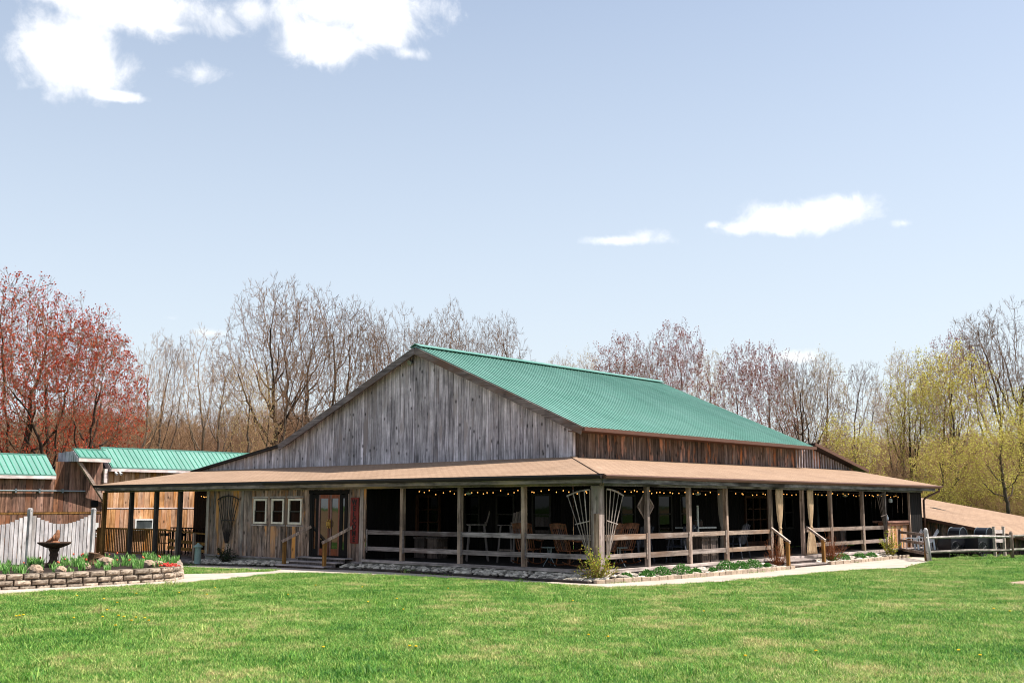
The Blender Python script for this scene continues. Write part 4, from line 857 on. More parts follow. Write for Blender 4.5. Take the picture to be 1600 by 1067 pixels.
for x, zt in ((-26.32, 1.04), (-23.9, 1.0), (-20.4, .97), (-19.2, .92), (-18.3, .88)): m = MB(); m.box((x - .045, .255, -.3), (x + .045, .345, zt), .5); m.build('railing_post', W_TREAT if x < -21 else W_POST, wk)
m = MB()
for dz in (.35, .62): m.bar((-21.2, .42, dz), (-18.1, .55, dz - .14), .03, .11, .5)
m.build('ramp_board', W_TREAT, wk)
# bistro chairs and table silhouettes on the walkway
def bistro(x, y, rz, label):
    r = empty('patio_chair', (0, 0, 0), label, 'chair', 'black metal chairs on the walkway')
    m = MB(); m.lathe((0, 0, .44), [(.2, 0), (.21, .015), (.2, .03)], 16); m.build('seat', M_BLACK, r, local=True)
    m = MB(); m.tube([(-.2, -.18, .45), (-.22, -.25, .85), (-.12, -.27, .98), (0, -.27, 1.02), (.12, -.27, .98), (.22, -.25, .85), (.2, -.18, .45)], .014, 6); m.bar((-.2, -.25, .8), (.2, -.25, .8), .015, .12, .5); m.build('backrest', M_BLACK, r, local=True)
    for sx in (-1, 1):
        for s in (-1, 1): m = MB(); m.tube([(sx * .16, s * .16, .44), (sx * .2, s * .21, 0)], .012, 6); m.build('leg', M_BLACK, r, local=True)
    r.location = (x, y, -.02); r.rotation_euler.z = rz; return r
bistro(-23.2, 1.5, 1.0, 'black metal chair left of the third walkway post'); bistro(-21.9, 1.7, -1.2, 'black metal chair right of the third walkway post')
# bollard light
bl = empty('path_light', (-18.6, -.75, -.18), 'grey green round bollard light at the left end of the stone bed', 'bollard light')
bx, by = at_y(309, 868, -.7).x, -.7; bl.location = (bx, by, gz(bx, by))
m = MB(); m.lathe((bx, by, gz(bx, by)), [(.13, 0), (.13, .03), (.12, .05), (.11, .60), (.11, .62)], 18); m.build('shaft', M_BOLL, bl, smooth=True)
m = MB(); m.lathe((bx, by, gz(bx, by) + .62), [(.16, 0), (.17, .02), (.13, .07), (.05, .12), (.03, .16)], 18); m.build('cap', M_BOLL, bl)

# ------------------------------------------------------------------ picket fence
P1 = at_x(47, 800, -14.0); P1.z = 0; P2 = at_x(146, 800, -14.85); P2.z = 0; dF = (P2 - P1); LF = dF.length; dF.normalize(); nF = Vector((dF.y, -dF.x, 0))
pf = empty('picket_fence', (P1.x, P1.y, 0), 'weathered silver picket fence with a scooped top behind the raised flower bed', 'fence')
FT = 1.72
for k in range(-3, 2):
    c = P1 + dF * (LF * k); g = gz(c.x, c.y); m = MB(); z1 = 1.88
    vs = [(-.055, g), (.055, g), (.055, z1 - .05), (.035, z1 - .012), (0, z1), (-.035, z1 - .012), (-.055, z1 - .05)]
    m.prism([c + dF * u + Vector((0, 0, z)) + nF * .06 for u, z in vs], -nF * .11, .9); o = m.build('fence_post', W_FENCE, pf)
    m = MB(); q = c + nF * .064 + Vector((0, 0, z1 - .075)); m.tube([q, q + nF * .004], .013, 8); m.build('post_hole', M_BLACK, o)
    if k < 1:
        n = 15
        for i in range(n):
            t = (i + .5) / n; cc = P1 + dF * (LF * (k + (.035 + .93 * t))); w = LF * .93 / n * .80; zt = 1.68 - .27 * math.sin(math.pi * t) + rng.uniform(-.01, .01)
            m = MB(); m.prism([cc + dF * u + Vector((0, 0, z)) + nF * .02 for u, z in ((-w / 2, g + .05), (w / 2, g + .05), (w / 2, zt), (-w / 2, zt))], -nF * .022, rng.random()); m.build('picket', W_FENCE, pf)
        for z in (.3, 1.1): m = MB(); m.bar(c + Vector((0, 0, z)) - nF * .03, c + dF * LF + Vector((0, 0, z)) - nF * .03, .05, .09); m.build('fence_rail', W_FENCE, pf)

# ------------------------------------------------------------------ raised flower bed
WALL = [(-9.3, -14.5), (-9.1, -12.5), (-9.0, -11.4), (-8.75, -10), (-8.72, -9), (-8.7, -7.8), (-8.85, -7.0), (-9.4, -6.4), (-10.2, -5.9), (-11.6, -5.0), (-13.0, -4.2), (-14.2, -4.1)]
def wall_path(s):
    acc = 0
    for a, b in zip(WALL[:-1], WALL[1:]):
        a = Vector((a[0], a[1], 0)); b = Vector((b[0], b[1], 0)); l = (b - a).length
        if acc + l >= s: return a.lerp(b, (s - acc) / l), (b - a).normalized()
        acc += l
    return Vector((WALL[-1][0], WALL[-1][1], 0)), (b - a).normalized()
TL = sum((Vector(b) - Vector(a)).length for a, b in zip(WALL[:-1], WALL[1:]))
rw = empty('retaining_wall', (-8.8, -8, 0), 'low curved retaining wall of tan split face blocks round the raised flower bed', 'retaining wall')
R = random.Random(11); m = MB()
def rough_block(m, c, d, L, H, Dp, R, rnd):
    nrm = Vector((d.y, -d.x, 0)); nu, nv = 6, 3; base = len(m.v); V = []
    for j in range(nv + 1):
        for i in range(nu + 1):
            u = (i / nu - .5) * L; v = j / nv * H; e = -.012 if (i in (0, nu) or j in (0, nv)) else R.uniform(.012, .06)
            V.append(c + d * u + nrm * (Dp / 2 + e) + Vector((0, 0, v)))
    Fc = [(j * (nu + 1) + i, j * (nu + 1) + i + 1, (j + 1) * (nu + 1) + i + 1, (j + 1) * (nu + 1) + i) for j in range(nv) for i in range(nu)]
    m.add(V, Fc, rnd)
    a = [c - d * L / 2, c + d * L / 2]; z = Vector((0, 0, H)); h = nrm * Dp / 2
    m.add([a[0] + h, a[1] + h, a[1] - h, a[0] - h, a[0] + h + z, a[1] + h + z, a[1] - h + z, a[0] - h + z], [(4, 5, 6, 7), (1, 2, 6, 5), (2, 3, 7, 6), (3, 0, 4, 7), (0, 3, 2, 1)], rnd)
for row in range(3):
    s = .19 * (row % 2); H = .142
    while s < TL:
        L = R.uniform(.34, .43); c, d = wall_path(min(s + L / 2, TL)); zb = -.06 + row * H + gz(c.x, c.y) * .6
        rough_block(m, c + Vector((0, 0, zb)) + Vector((d.y, -d.x, 0)) * (R.uniform(-.02, .02) - row * .015 - .10), d, L - .03, H - .014, .2, R, R.random()); s += L
m.build('block_course', M_BLOCK, rw)
SOIL = [(-9.45, -14.4), (-9.25, -12.5), (-9.15, -11.4), (-8.9, -10), (-8.87, -9), (-8.85, -7.8), (-9.0, -7.1), (-9.5, -6.5), (-10.3, -6.05), (-11.7, -5.15), (-13.0, -4.35), (-14.3, -4.3), (-14.9, -5.6), (-14.2, -8.6), (-12.2, -14.4)]
import bmesh
bm = bmesh.new(); f = bm.faces.new([bm.verts.new((x, y, .30)) for x, y in SOIL]); bmesh.ops.triangulate(bm, faces=[f]); me = bpy.data.meshes.new('bed_soil'); bm.to_mesh(me); bm.free(); me.materials.append(M_SOIL)
o = bpy.data.objects.new('flower_bed_soil', me); COL.objects.link(o); o['kind'] = 'structure'
m = MB(); m.prism([(x, y, -.3) for x, y in [(-14.8, -5.6), (-14.1, -8.6), (-12.1, -14.4), (-12.3, -14.4), (-14.3, -8.6), (-15, -5.6)]], (0, 0, .62)); o = m.build('bed_back_edging', M_BLOCK, rw)

# tulip clumps
def leaf_fan(m, c, n, h, R, w=.03, spread=.5, mat=0):
    for i in range(n):
        a = R.uniform(0, 6.283); hh = h * R.uniform(.6, 1.1); sp = R.uniform(.1, spread) * hh; dx, dy = math.cos(a), math.sin(a); b = Vector(c) + Vector((dx * .03, dy * .03, 0)); ww = w * R.uniform(.7, 1.2)
        q = Vector((-dy, dx, 0)); rr = R.random(); p1 = b + Vector((dx * sp * .35, dy * sp * .35, hh * .55)); p2 = b + Vector((dx * sp, dy * sp, hh))
        m.add([b - q * ww * .35, b + q * ww * .35, p1 + q * ww * .5, p1 - q * ww * .5, p2], [(0, 1, 2, 3), (3, 2, 4)], rr, mat)
def tulips(seed, red):
    R = random.Random(seed); r = empty('tulip_clump', (0, 0, 0), 'clump of green spring bulb leaves in the raised flower bed', 'plant', 'leafy bulb clumps in the raised flower bed')
    m = MB()
    for k in range(5): leaf_fan(m, (R.uniform(-.14, .14), R.uniform(-.14, .14), 0), 7, R.uniform(.15, .25), R, .032)
    m.build('leaves', L_TULIP, r, local=True)
    if red:
        for k in range(red):
            x, y, h = R.uniform(-.15, .15), R.uniform(-.15, .15), R.uniform(.17, .25); m = MB(); m.tube([(x, y, 0), (x + .01, y, h)], .004, 4); m.lathe((x + .01, y, h - .01), [(.008, 0), (.024, .02), (.022, .045), (.012, .06)], 7, mat=1); m.build('flower', [L_TULIP, L_FLOWO], r, local=True)
    return r
TUL = [tulips(1, 0), tulips(2, 2), tulips(3, 0), tulips(4, 1)]; used = [False] * 4
TUL[1]['label'] = 'bulb clump with two coral blooms in the raised flower bed'; TUL[3]['label'] = 'bulb clump with one coral bloom in the raised flower bed'
TUL[1]['group'] = 'two bloom clumps in the raised flower bed'; TUL[3]['group'] = 'single bloom clumps in the raised flower bed'
ROCKS = [(22, 872, .30), (55, 889, .22), (95, 889, .16), (133, 884, .17), (165, 878, .28), (232, 880, .2), (246, 878, .13)]
R = random.Random(21); placed = 0; tries = 0; bb = at_z(83, 884, .33)
while placed < 95 and tries < 4000:
    tries += 1; x = R.uniform(-14.8, -8.9); y = R.uniform(-12.8, -4.5)
    if not pip(x, y, SOIL) or (Vector((x, y, 0)) - Vector((bb.x, bb.y, 0))).length < .3: continue
    # keep a little inside the wall
    if min((Vector((x, y)) - Vector(w_)).length for w_ in WALL) < .45 and R.random() < .6: continue
    k = R.choice([0, 0, 2, 2, 2, 1, 3]); c = TUL[k] if not used[k] else copy_tree(TUL[k]); used[k] = True
    c.location = (x, y, .30); c.rotation_euler.z = R.uniform(0, 6.28); s = R.uniform(.65, 1.15); c.scale = (s, s, s); placed += 1
RL_ = ['long low pinkish rock at the left end of the flower bed', 'pale rock left of the pedestal fountain', 'small flat pale rock right of the pedestal fountain', 'pale rock left of the stump in the flower bed', 'large white and brown rock beside the stump in the flower bed', 'pinkish boulder between bulb leaves right of the stump', 'small round rock near the right end of the flower bed']
for (px, py, rr_), lb in zip(ROCKS, RL_):
    p = at_z(px, py + 4, .33); m = MB(); m.blob((p.x, p.y, .36), rr_ * .9, R, (1.35, .9, .75), .09, .6, sub=2); o = m.build('rock', M_ROCK); tag(o, lb, 'rock', 'rocks in the flower bed')
st = at_z(146, 880, .33); s_ = empty('tree_stump', (st.x, st.y, .33), 'dark gnarled wooden stump in the flower bed before the fence post', 'stump')
m = MB(); R2 = random.Random(4)
m.tube([(st.x, st.y, .3), (st.x - .02, st.y, .45), (st.x, st.y + .02, .62)], [.2, .15, .17], 9, .4); m.blob((st.x + .05, st.y + .12, .42), .16, R2, (1.3, 1, .8), .25, .3, sub=2); m.build('trunk', M_STUMP, s_)
m = MB(); m.tube([(st.x, st.y, .45), (st.x + .15, st.y + .25, .40), (st.x + .3, st.y + .4, .36)], [.09, .07, .03], 7); m.tube([(st.x, st.y, .45), (st.x - .12, st.y - .2, .38)], [.07, .04], 7); m.build('root', M_STUMP, s_)
for k, px in enumerate((258, 268, 262)):
    p = at_z(px, 885 + k, .33); m = MB(); R3 = random.Random(k)
    for _ in range(26): m.blob((p.x + R3.uniform(-.16, .16), p.y + R3.uniform(-.16, .16), .37 + R3.uniform(0, .05)), .022, R3, sub=0)
    o = m.build('red_flower_patch', L_FLOWR); tag(o, ['low red blossom patch at the right end of the flower bed, nearest the rock', 'low red blossom patch nearest the curved wall end', 'low red blossom patch in the middle of the red patches'][k], 'flowers', 'red blossom patches at the bed end')
# pedestal fountain with figure
fb = empty('pedestal_fountain', (bb.x, bb.y, .3), 'dark iron pedestal birdbath with a small brown statue in the flower bed', 'birdbath')
m = MB(); m.lathe((bb.x, bb.y, .33), [(.20, 0), (.20, .05), (.14, .09), (.09, .20), (.12, .30), (.10, .36), (.14, .44), (.15, .47)], 20); m.build('pedestal', M_IRON, fb, smooth=True)
m = MB(); m.lathe((bb.x, bb.y, .80), [(.12, 0), (.22, .03), (.36, .09), (.435, .14), (.44, .17), (.41, .17), (.34, .12), (.1, .10)], 32); m.build('bowl', M_IRON, fb, smooth=True)
def statue():
    e = empty('garden_statue', (bb.x, bb.y, .9), 'small rust brown bird statue perched on the birdbath bowl', 'statue'); R4 = random.Random(2); x, y = bb.x, bb.y
    m = MB(); m.blob((x, y, .95), .11, R4, (1.3, 1.3, .55), .1, .5, sub=2); m.build('base', M_TERRA, e, smooth=True)
    d = Vector((.66, .75, 0))
    me_pts = [(0, .0, .98), (.01, 0, 1.06), (.05, 0, 1.14), (.07, 0, 1.21), (.075, 0, 1.26), (.07, 0, 1.30)]; rad = [.06, .095, .085, .055, .045, .015]
    m = MB(); m.tube([(x + a * d.x, y + a * d.y, z) for a, _, z in me_pts], rad, 12); m.tube([(x - .04 * d.x, y - .04 * d.y, 1.06), (x - .15 * d.x, y - .15 * d.y, 1.0), (x - .23 * d.x, y - .23 * d.y, .97)], [.06, .035, .012], 8); m.build('body', M_TERRA, e, smooth=True)
    m = MB(); m.tube([(x + .08 * d.x, y + .08 * d.y, 1.27), (x + .14 * d.x, y + .14 * d.y, 1.28)], [.02, .004], 6); m.build('beak', M_TERRA, e)
    for s in (-1, 1): m = MB(); q = Vector((-d.y, d.x, 0)) * (s * .075); m.blob((x + q.x, y + q.y, 1.09), .06, R4, (.5, 1, 1.3), .05, .5, sub=2); m.build('wing', M_TERRA, e, smooth=True)
statue()

# ------------------------------------------------------------------ stone beds, edging, plants by the porch
R = random.Random(31); m = MB()
def stones(m, poly, n, R, y0=None):
    xs = [p[0] for p in poly]; ys = [p[1] for p in poly]; k = 0
    while k < n:
        x, y = R.uniform(min(xs), max(xs)), R.uniform(min(ys), max(ys))
        if not pip(x, y, poly): continue
        r_ = R.uniform(.035, .095); m.blob((x, y, gz(x, y) + .03 + r_ * .3 + max(0, .11 - .16 * min(abs(y), abs(x) if y > 0 else 9))), r_, R, (1.2, .9, .6), .12, sub=1 if r_ > .06 else 0); k += 1
ST_L = [(-18.2, -.1), (-18.2, -.62), (-12.9, -.62), (-12.8, -.1)]
ST_F = [(-9.8, -.1), (-9.8, -.55), (-2.7, -.62), (-.6, -.75), (.35, -.8), (.5, -.5), (-.02, -.08)]
ST_S = [(.04, -.4), (.45, -.7), (.85, 1.6), (1.02, 4.6), (1.05, 8.4), (.12, 8.4)]; ST_R = [(.12, 11.4), (.9, 11.4), (.92, 14), (.8, 18), (.12, 18)]
for poly, n in ((ST_L, 330), (ST_F, 640), (ST_S, 800), (ST_R, 460)): stones(m, poly, n, R)
tag(m.build('river_stones', M_STONE), 'pale river stones filling the beds along the porch foundation', 'stones', kind='stuff')
def edging(pts, label, name='stone_edging', mat=None, L=.30, H=.13):
    mat = mat or M_EDGE; r = empty(name, (pts[0][0], pts[0][1], 0), label, 'edging', 'edging round the porch beds'); m = MB(); P = [Vector((a, b, 0)) for a, b in pts]
    for a, b in zip(P[:-1], P[1:]):
        n = max(1, round((b - a).length / L)); d = (b - a).normalized()
        for i in range(n):
            p = a.lerp(b, (i + .03) / n); q = a.lerp(b, (i + .97) / n); z = gz(p.x, p.y) + H / 2 - .02; dz = R.uniform(-.008, .008); off = Vector((d.y, -d.x, 0)) * R.uniform(-.012, .012)
            m.bar(p + off + Vector((0, 0, z + dz)), q + off + Vector((0, 0, z + dz)), .12, H, R.random())
    m.build('block_row', mat, r, bevel=.01)
edging([(.52, -.92), (1.0, 1.57), (1.16, 4.6), (1.19, 8.4)], 'tan block edging of the stone bed from the corner to the porch steps')
edging([(1.0, 11.35), (1.05, 13.9), (.95, 16.2), (.9, 18.2)], 'tan block edging of the stone bed beyond the porch steps')
M_TIMB = wood('dark_landscape_timber', hexc('2a2420'), hexc('51463c'), axis='x'); 
edging([(-10.0, -.86), (-8.4, -.75), (-5, -.88), (-2.7, -.98), (.46, -.96)], 'dark timber edging of the shaded stone bed under the front rail', 'timber_edging', M_TIMB, 2.2, .10)
edging([(-18.2, -.97), (-12.95, -.97)], 'dark timber edging of the stone bed under the three windows', 'timber_edging', M_TIMB, 2.2, .10)

def leafball(m, c, r, n, R, size=.03, sq=(1, 1, .8), shell=.5, up=.3):
    for _ in range(n):
        a = R.uniform(0, 6.283); z = R.uniform(-.15, 1); q = math.sqrt(max(0, 1 - z * z)); k = r * (shell + (1 - shell) * R.random() ** .5)
        p = Vector((c[0] + q * math.cos(a) * k * sq[0], c[1] + q * math.sin(a) * k * sq[1], c[2] + z * k * sq[2]))
        nrm = Vector((R.gauss(0, 1), R.gauss(0, 1), R.gauss(0, 1) + up)).normalized(); t = nrm.cross(Vector((R.random(), R.random(), R.random() + .01))).normalized(); b = nrm.cross(t); s = size * R.uniform(.6, 1.3)
        m.add([p - t * s * .5, p + b * s * .32, p + t * s * .5, p - b * s * .32], [(0, 1, 2, 3)], R.random())
MO = [(.45, .55, .16), (.55, 1.35, .20), (.55, 2.05, .25), (.62, 2.95, .28), (.6, 3.7, .15), (.6, 4.6, .13), (.62, 5.35, .29), (.62, 6.15, .24), (.62, 6.9, .27), (.62, 7.8, .13), (.5, 12.5, .2), (.5, 13.4, .24), (.5, 14.8, .22), (.5, 15.8, .2)]
ords = ['first', 'second', 'third', 'fourth', 'fifth', 'sixth', 'seventh', 'eighth', 'ninth', 'tenth']
for i, (x, y, r_) in enumerate(MO):
    e = empty('mound_plant', (x, y, .03), (ords[i] + ' green mound plant from the porch corner along the stone bed') if i < 10 else (ords[i - 10] + ' green mound plant beyond the porch steps in the stone bed'), 'plant', 'green mound plants in the side bed')
    m = MB(); leafball(m, (x, y, .05), r_, int(300 + 3000 * r_), R, .045, (1.15, 1.2, 1.15)); m.build('leaves', L_MOUND, e)
    m = MB()
    for k in range(7): a = k * .9; m.tube([(x, y, .02), (x + .5 * r_ * math.cos(a), y + .5 * r_ * math.sin(a), .03 + r_ * .6)], .006, 4)
    m.build('stem', L_MOUND, e)
def bush(name, x, y, z, h, w, nst, nleaf, leaf, twig, label, size=.035, seed=1, cat='bush', lean=.6, gp=None):
    R = random.Random(seed); e = empty(name, (x, y, z), label, cat, gp); m = MB(); lv = MB()
    for i in range(nst):
        a = R.uniform(0, 6.283); s = R.uniform(.15, 1) * w * .5; hh = h * R.uniform(.45, 1.05) * (1 - .55 * (s / (w * .5)) ** 2); p = [Vector((x, y, z))]
        for k in range(1, 6): t = k / 5; p.append(Vector((x + math.cos(a) * s * t ** .8 + R.uniform(-.03, .03), y + math.sin(a) * s * t ** .8 + R.uniform(-.02, .02), z + hh * (t - .15 * t * t * lean))))
        m.tube(p, [.009, .008, .007, .006, .004, .003], 4)
        for _ in range(nleaf):
            t = R.uniform(.15, 1) * 5; k = min(int(t), 4); c = p[k].lerp(p[k + 1], t - k); side = Vector((R.uniform(-1, 1), R.uniform(-1, 1), R.uniform(-.2, 1))) * .09 * R.random()
            if R.random() < .25: m.tube([c, c + side * 2], .003, 3)
            leafball(lv, c + side, .015, 1, R, size, (1, 1, 1), 1, .4)
    m.build('branch', twig, e); lv.build('leaves', leaf, e); return e
T_BUSH = bark('bush_twig', '6d5138', '9c7a55')
bush('corner_bush', .18, -.42, 0, 1.1, 1.2, 36, 34, L_BUSH, T_BUSH, 'yellow green leafy bush at the foot of the corner porch post', .05, 5)
e = bush('end_bush', .55, 17.4, 0, 1.35, .9, 26, 30, L_BUSH, T_BUSH, 'yellow green leafy bush at the far end of the side bed below the grey trellis', .06, 8)
bush('bare_shrub', .45, 8.7, 0, 1.25, 1.1, 44, 12, L_RED, bark('rust_twig', '5e3826', '8f5c3e'), 'rusty brown twiggy shrub left of the porch steps', .03, 6)
bush('bare_shrub', .55, 12.4, 0, 1.25, 1.5, 52, 12, L_RED, bpy.data.materials['rust_twig'], 'rusty brown twiggy shrub right of the porch steps', .03, 7)
bush('dark_shrub', -16.1, -.42, -.1, .85, .95, 40, 30, L_DARKB, B_DARK, 'dark leafy shrub under the dark fan trellis', .05, 9)

# ------------------------------------------------------------------ right end: split rail fence, carriages, low shed
def post_log(m, x, y, z0, z1, r=.08, rnd=.5, lean=(0, 0)):
    m.tube([(x, y, z0), (x + lean[0] * .5, y + lean[1] * .5, (z0 + z1) / 2), (x + lean[0], y + lean[1], z1 - .06), (x + lean[0], y + lean[1], z1)], [r, r * .97, r * .9, r * .4], 9, rnd)
rf = empty('split_rail_fence', (2.6, 15.8, 0), 'grey split rail fence with a leaning thick post at the right edge of the lawn', 'fence')
pA, pB, pC = (2.6, 15.85), (4.05, 20.2), (5.5, 24.5)
m = MB(); post_log(m, pA[0], pA[1], -.1, 1.16, .085, .9, (-.06, -.06)); m.build('fence_post', W_FENCE, rf, smooth=True)
m = MB(); m.box((pA[0] - .17, pA[1] - .02, -.1), (pA[0] - .07, pA[1] + .1, .98), .3); m.build('fence_post', W_TREAT, rf)
m = MB(); post_log(m, pB[0], pB[1], -.1, 1.0, .07, .1); m.build('fence_post', W_POST, rf, smooth=True)
m = MB(); post_log(m, pC[0], pC[1], -.1, 1.0, .07, .1); m.build('fence_post', W_POST, rf, smooth=True)
for a, b in ((pA, pB), (pB, pC)):
    for z in (.82, .32):
        m = MB(); v = Vector((b[0] - a[0], b[1] - a[1], 0)).normalized() * .15; m.tube([(a[0] - v.x, a[1] - v.y, z), ((a[0] + b[0]) / 2, (a[1] + b[1]) / 2, z + .02), (b[0] + v.x, b[1] + v.y, z - .03)], [.045, .06, .045], 6, rng.random()); m.build('fence_rail', W_SPLIT, rf)
dk = empty('deck_fence', (.6, 18.5, 0), 'dark three rail board fence joining the porch end to the leaning post', 'fence')
for z in (.93, .62, .28):
    m = MB(); m.bar((.35, 18.9, z), (pA[0] - .05, pA[1] + .05, z - .02), .04, .10, .4); m.build('fence_rail', W_RAILY if z < .3 else W_POST, dk)
m = MB(); m.box((.28, 18.85, 0), (.38, 18.95, 1.05), .3); m.build('fence_post', W_POST, dk)
m = MB(); m.box((.3, 18.6, .0), (2.3, 18.7, .26)); m.box((.3, 18.7, .20), (2.3, 22.0, .26)); o = m.build('low_platform', W_INNER); tag(o, 'low dark wooden platform behind the leaning fence post', 'platform')
# two white slatted lawn chairs behind the deck fence
def lawn_chair(x, y, rz, label):
    r = empty('lawn_chair', (0, 0, 0), label, 'chair', 'white lawn chairs on the low platform')
    m = MB()
    for i in range(5): u = -.2 + .1 * i; m.bar((u, -.15, .35), (u * 1.15, -.5, 1.0 - abs(i - 2) * .05), .085, .018, .8, up=(0, 1, .4))
    m.build('backrest', M_PORC, r, local=True)
    m = MB()
    for i in range(5): m.box((-.26, -.15 + i * .1, .33 + i * .012), (.26, -.07 + i * .1, .35 + i * .012))
    m.build('seat', M_PORC, r, local=True)
    for s in (-1, 1):
        m = MB(); m.bar((s * .29, .3, .55), (s * .29, .3, 0), .03, .08); m.bar((s * .29, -.2, .55), (s * .29, -.25, 0), .03, .08); m.build('leg', M_PORC, r, local=True); m = MB(); m.box((s * .31 - .06, -.3, .55), (s * .31 + .06, .36, .575)); m.build('armrest', M_PORC, r, local=True)
    r.location = (x, y, .262); r.rotation_euler.z = rz; r.scale = (.8, .8, .78)
lawn_chair(.62, 19.3, 2.2, 'white slatted lawn chair nearer the bar counter'); lawn_chair(1.02, 19.9, 2.2, 'white slatted lawn chair nearer the leaning fence post')
def carriage(c, L, label, seed):
    M_HOOD = bpy.data.materials.get('black_leather') or plain('black_leather', hexc('1e1f24'), .35, .5); M_CH = bpy.data.materials.get('grey_metal')
    r = empty('carriage', c, label, 'carriage', 'black carriages behind the split rail fence'); d = Vector((.3, .95, 0)).normalized(); q = Vector((d.y, -d.x, 0)); c = Vector(c)
    m = MB(); P = [(-L / 2, -.1), (L / 2, -.1), (L / 2, .46), (L * .3, .44), (L * .25, .40), (-L / 2, .40)]
    m.prism([c + d * u + Vector((0, 0, .35 + z)) - q * .3 for u, z in P], q * .6); m.build('body', M_HOOD, r)
    m = MB(); A = [(math.cos(t) * .24, math.sin(t) * .30) for t in [math.pi * k / 10 for k in range(11)]]
    m.prism([c + d * (L * .16) + d * u + Vector((0, 0, .80 + z)) - q * .25 for u, z in A], q * .5); o = m.build('hood', M_HOOD, r, smooth=False)
    m = MB(); m.tube([c + d * (L * .16) + d * (u * 1.02) + Vector((0, 0, .80 + z * 1.02)) + q * .26 for u, z in A], .012, 6); m.build('hood_rim', M_CH, r); m = MB(); m.tube([c + d * (L * .16) + d * (u * 1.02) + Vector((0, 0, .80 + z * 1.02)) - q * .26 for u, z in A], .012, 6); m.build('hood_rim', M_CH, r)
    for s in (-1, 1):
        for e in (-.33, .33):
            w = c + d * (L * e) + q * (s * .34) + Vector((0, 0, .30)); m = MB(); ring = [w + d * (math.cos(t) * .28) + Vector((0, 0, math.sin(t) * .28)) for t in [2 * math.pi * k / 20 for k in range(21)]]; m.tube(ring, .02, 6, cap=False)
            for k in range(6): t = math.pi * k / 6; v = d * (math.cos(t) * .27) + Vector((0, 0, math.sin(t) * .27)); m.tube([w - v, w + v], .009, 4)
            m.build('wheel', M_BLACK, r)
carriage((1.85, 20.5, 0), 1.2, 'black carriage with rounded folded hood nearer the porch', 1); carriage((2.72, 20.9, 0), 1.2, 'black carriage with curved hood nearer the white board gate', 2)
gt = empty('board_gate', (3.1, 21.6, 0), 'pale two board gate between two posts behind the split rail fence', 'gate')
g1, g2 = at_y(1554, 850, 21.0), at_y(1569, 850, 21.6)
for g in (g1, g2): m = MB(); m.box((g.x - .05, g.y - .05, -.1), (g.x + .05, g.y + .05, 1.15), .9); m.build('gate_post', W_DECKY, gt, bevel=.008)
for z in (.95, .60): m = MB(); m.bar((g1.x, g1.y, z), (g2.x, g2.y, z), .03, .13, .9); m.build('gate_board', M_WHITE, gt)
sh = empty('low_shed', (1, 26, 0), 'low wooden shed with a wide sloping brown shingle roof at the far right', 'shed')
def shz(x, y): return 1.45 - .186 * (x + .3) + .036 * (y - 23)
m = MB(); poly = [(-3.6, 23.0), (7.5, 23.0), (7.5, 31.0), (-3.6, 31.0)]
m.add([(x, y, shz(x, y)) for x, y in poly] + [(x, y, shz(x, y) - .07) for x, y in poly], [(0, 1, 2, 3), (7, 6, 5, 4), (0, 4, 5, 1), (1, 5, 6, 2), (2, 6, 7, 3), (3, 7, 4, 0)]); m.build('roof', M_SHY, sh)
m = MB(); m.bar((-3.6, 22.97, shz(-3.6, 23) - .06), (7.5, 22.97, shz(7.5, 23) - .06), .04, .13, .5); m.build('rake_board', M_FASC, sh)
m = MB(); planks_y(m, -3.5, 7.2, 23.3, lambda x: -.6, lambda x: shz(x, 23.3) - .07, .2, rr=random.Random(8)); m.build('wall', W_DARK, sh)
m = MB(); m.bar(at_y(1456, 794, 27.5), at_y(1492, 801.5, 27.5), .5, .10, .5); o = m.build('skylight', M_BLACK, sh)
window_y(3.95, 4.9, .0, .48, 23.26, M_WHITE, sh)
p = at_z(1592, 911, 0); m = MB(); m.blob((p.x + .3, p.y, .0), .55, random.Random(3), (1.4, 1, .10), .08, .8, sub=2); tag(m.build('flat_rock', M_ROCK), 'flat pale rock set in the lawn at the right edge', 'rock')

# ------------------------------------------------------------------ lawn grass
def tuft(seed, n, h, rad, w):
    R = np.random.default_rng(seed); V = []; Fc = []; rr = []
    for i in range(n):
        a = R.uniform(0, 6.283); d = rad * R.uniform() ** .5; bx, by = d * math.cos(a), d * math.sin(a); a2 = R.uniform(0, 6.283); hh = h * R.uniform(.5, 1.15); ln = R.uniform(.3, 1.5) * hh; ww = w * R.uniform(.7, 1.3)
        dx, dy = math.cos(a2), math.sin(a2); qx, qy = -dy * ww / 2, dx * ww / 2; k = len(V)
        V += [(bx - qx, by - qy, 0), (bx + qx, by + qy, 0), (bx + dx * ln * .4 + qx * .8, by + dy * ln * .4 + qy * .8, hh * .6), (bx + dx * ln * .4 - qx * .8, by + dy * ln * .4 - qy * .8, hh * .6),
              (bx + dx * ln, by + dy * ln, hh)]
        Fc += [(k, k + 1, k + 2), (k, k + 2, k + 3), (k + 3, k + 2, k + 4)]; rr += [R.uniform()] * 3
    me = mesh_np('grass_tuft', np.array(V), np.array(Fc), np.array(rr), [M_GRASS]); return bpy.data.objects.new('grass_tuft', me)
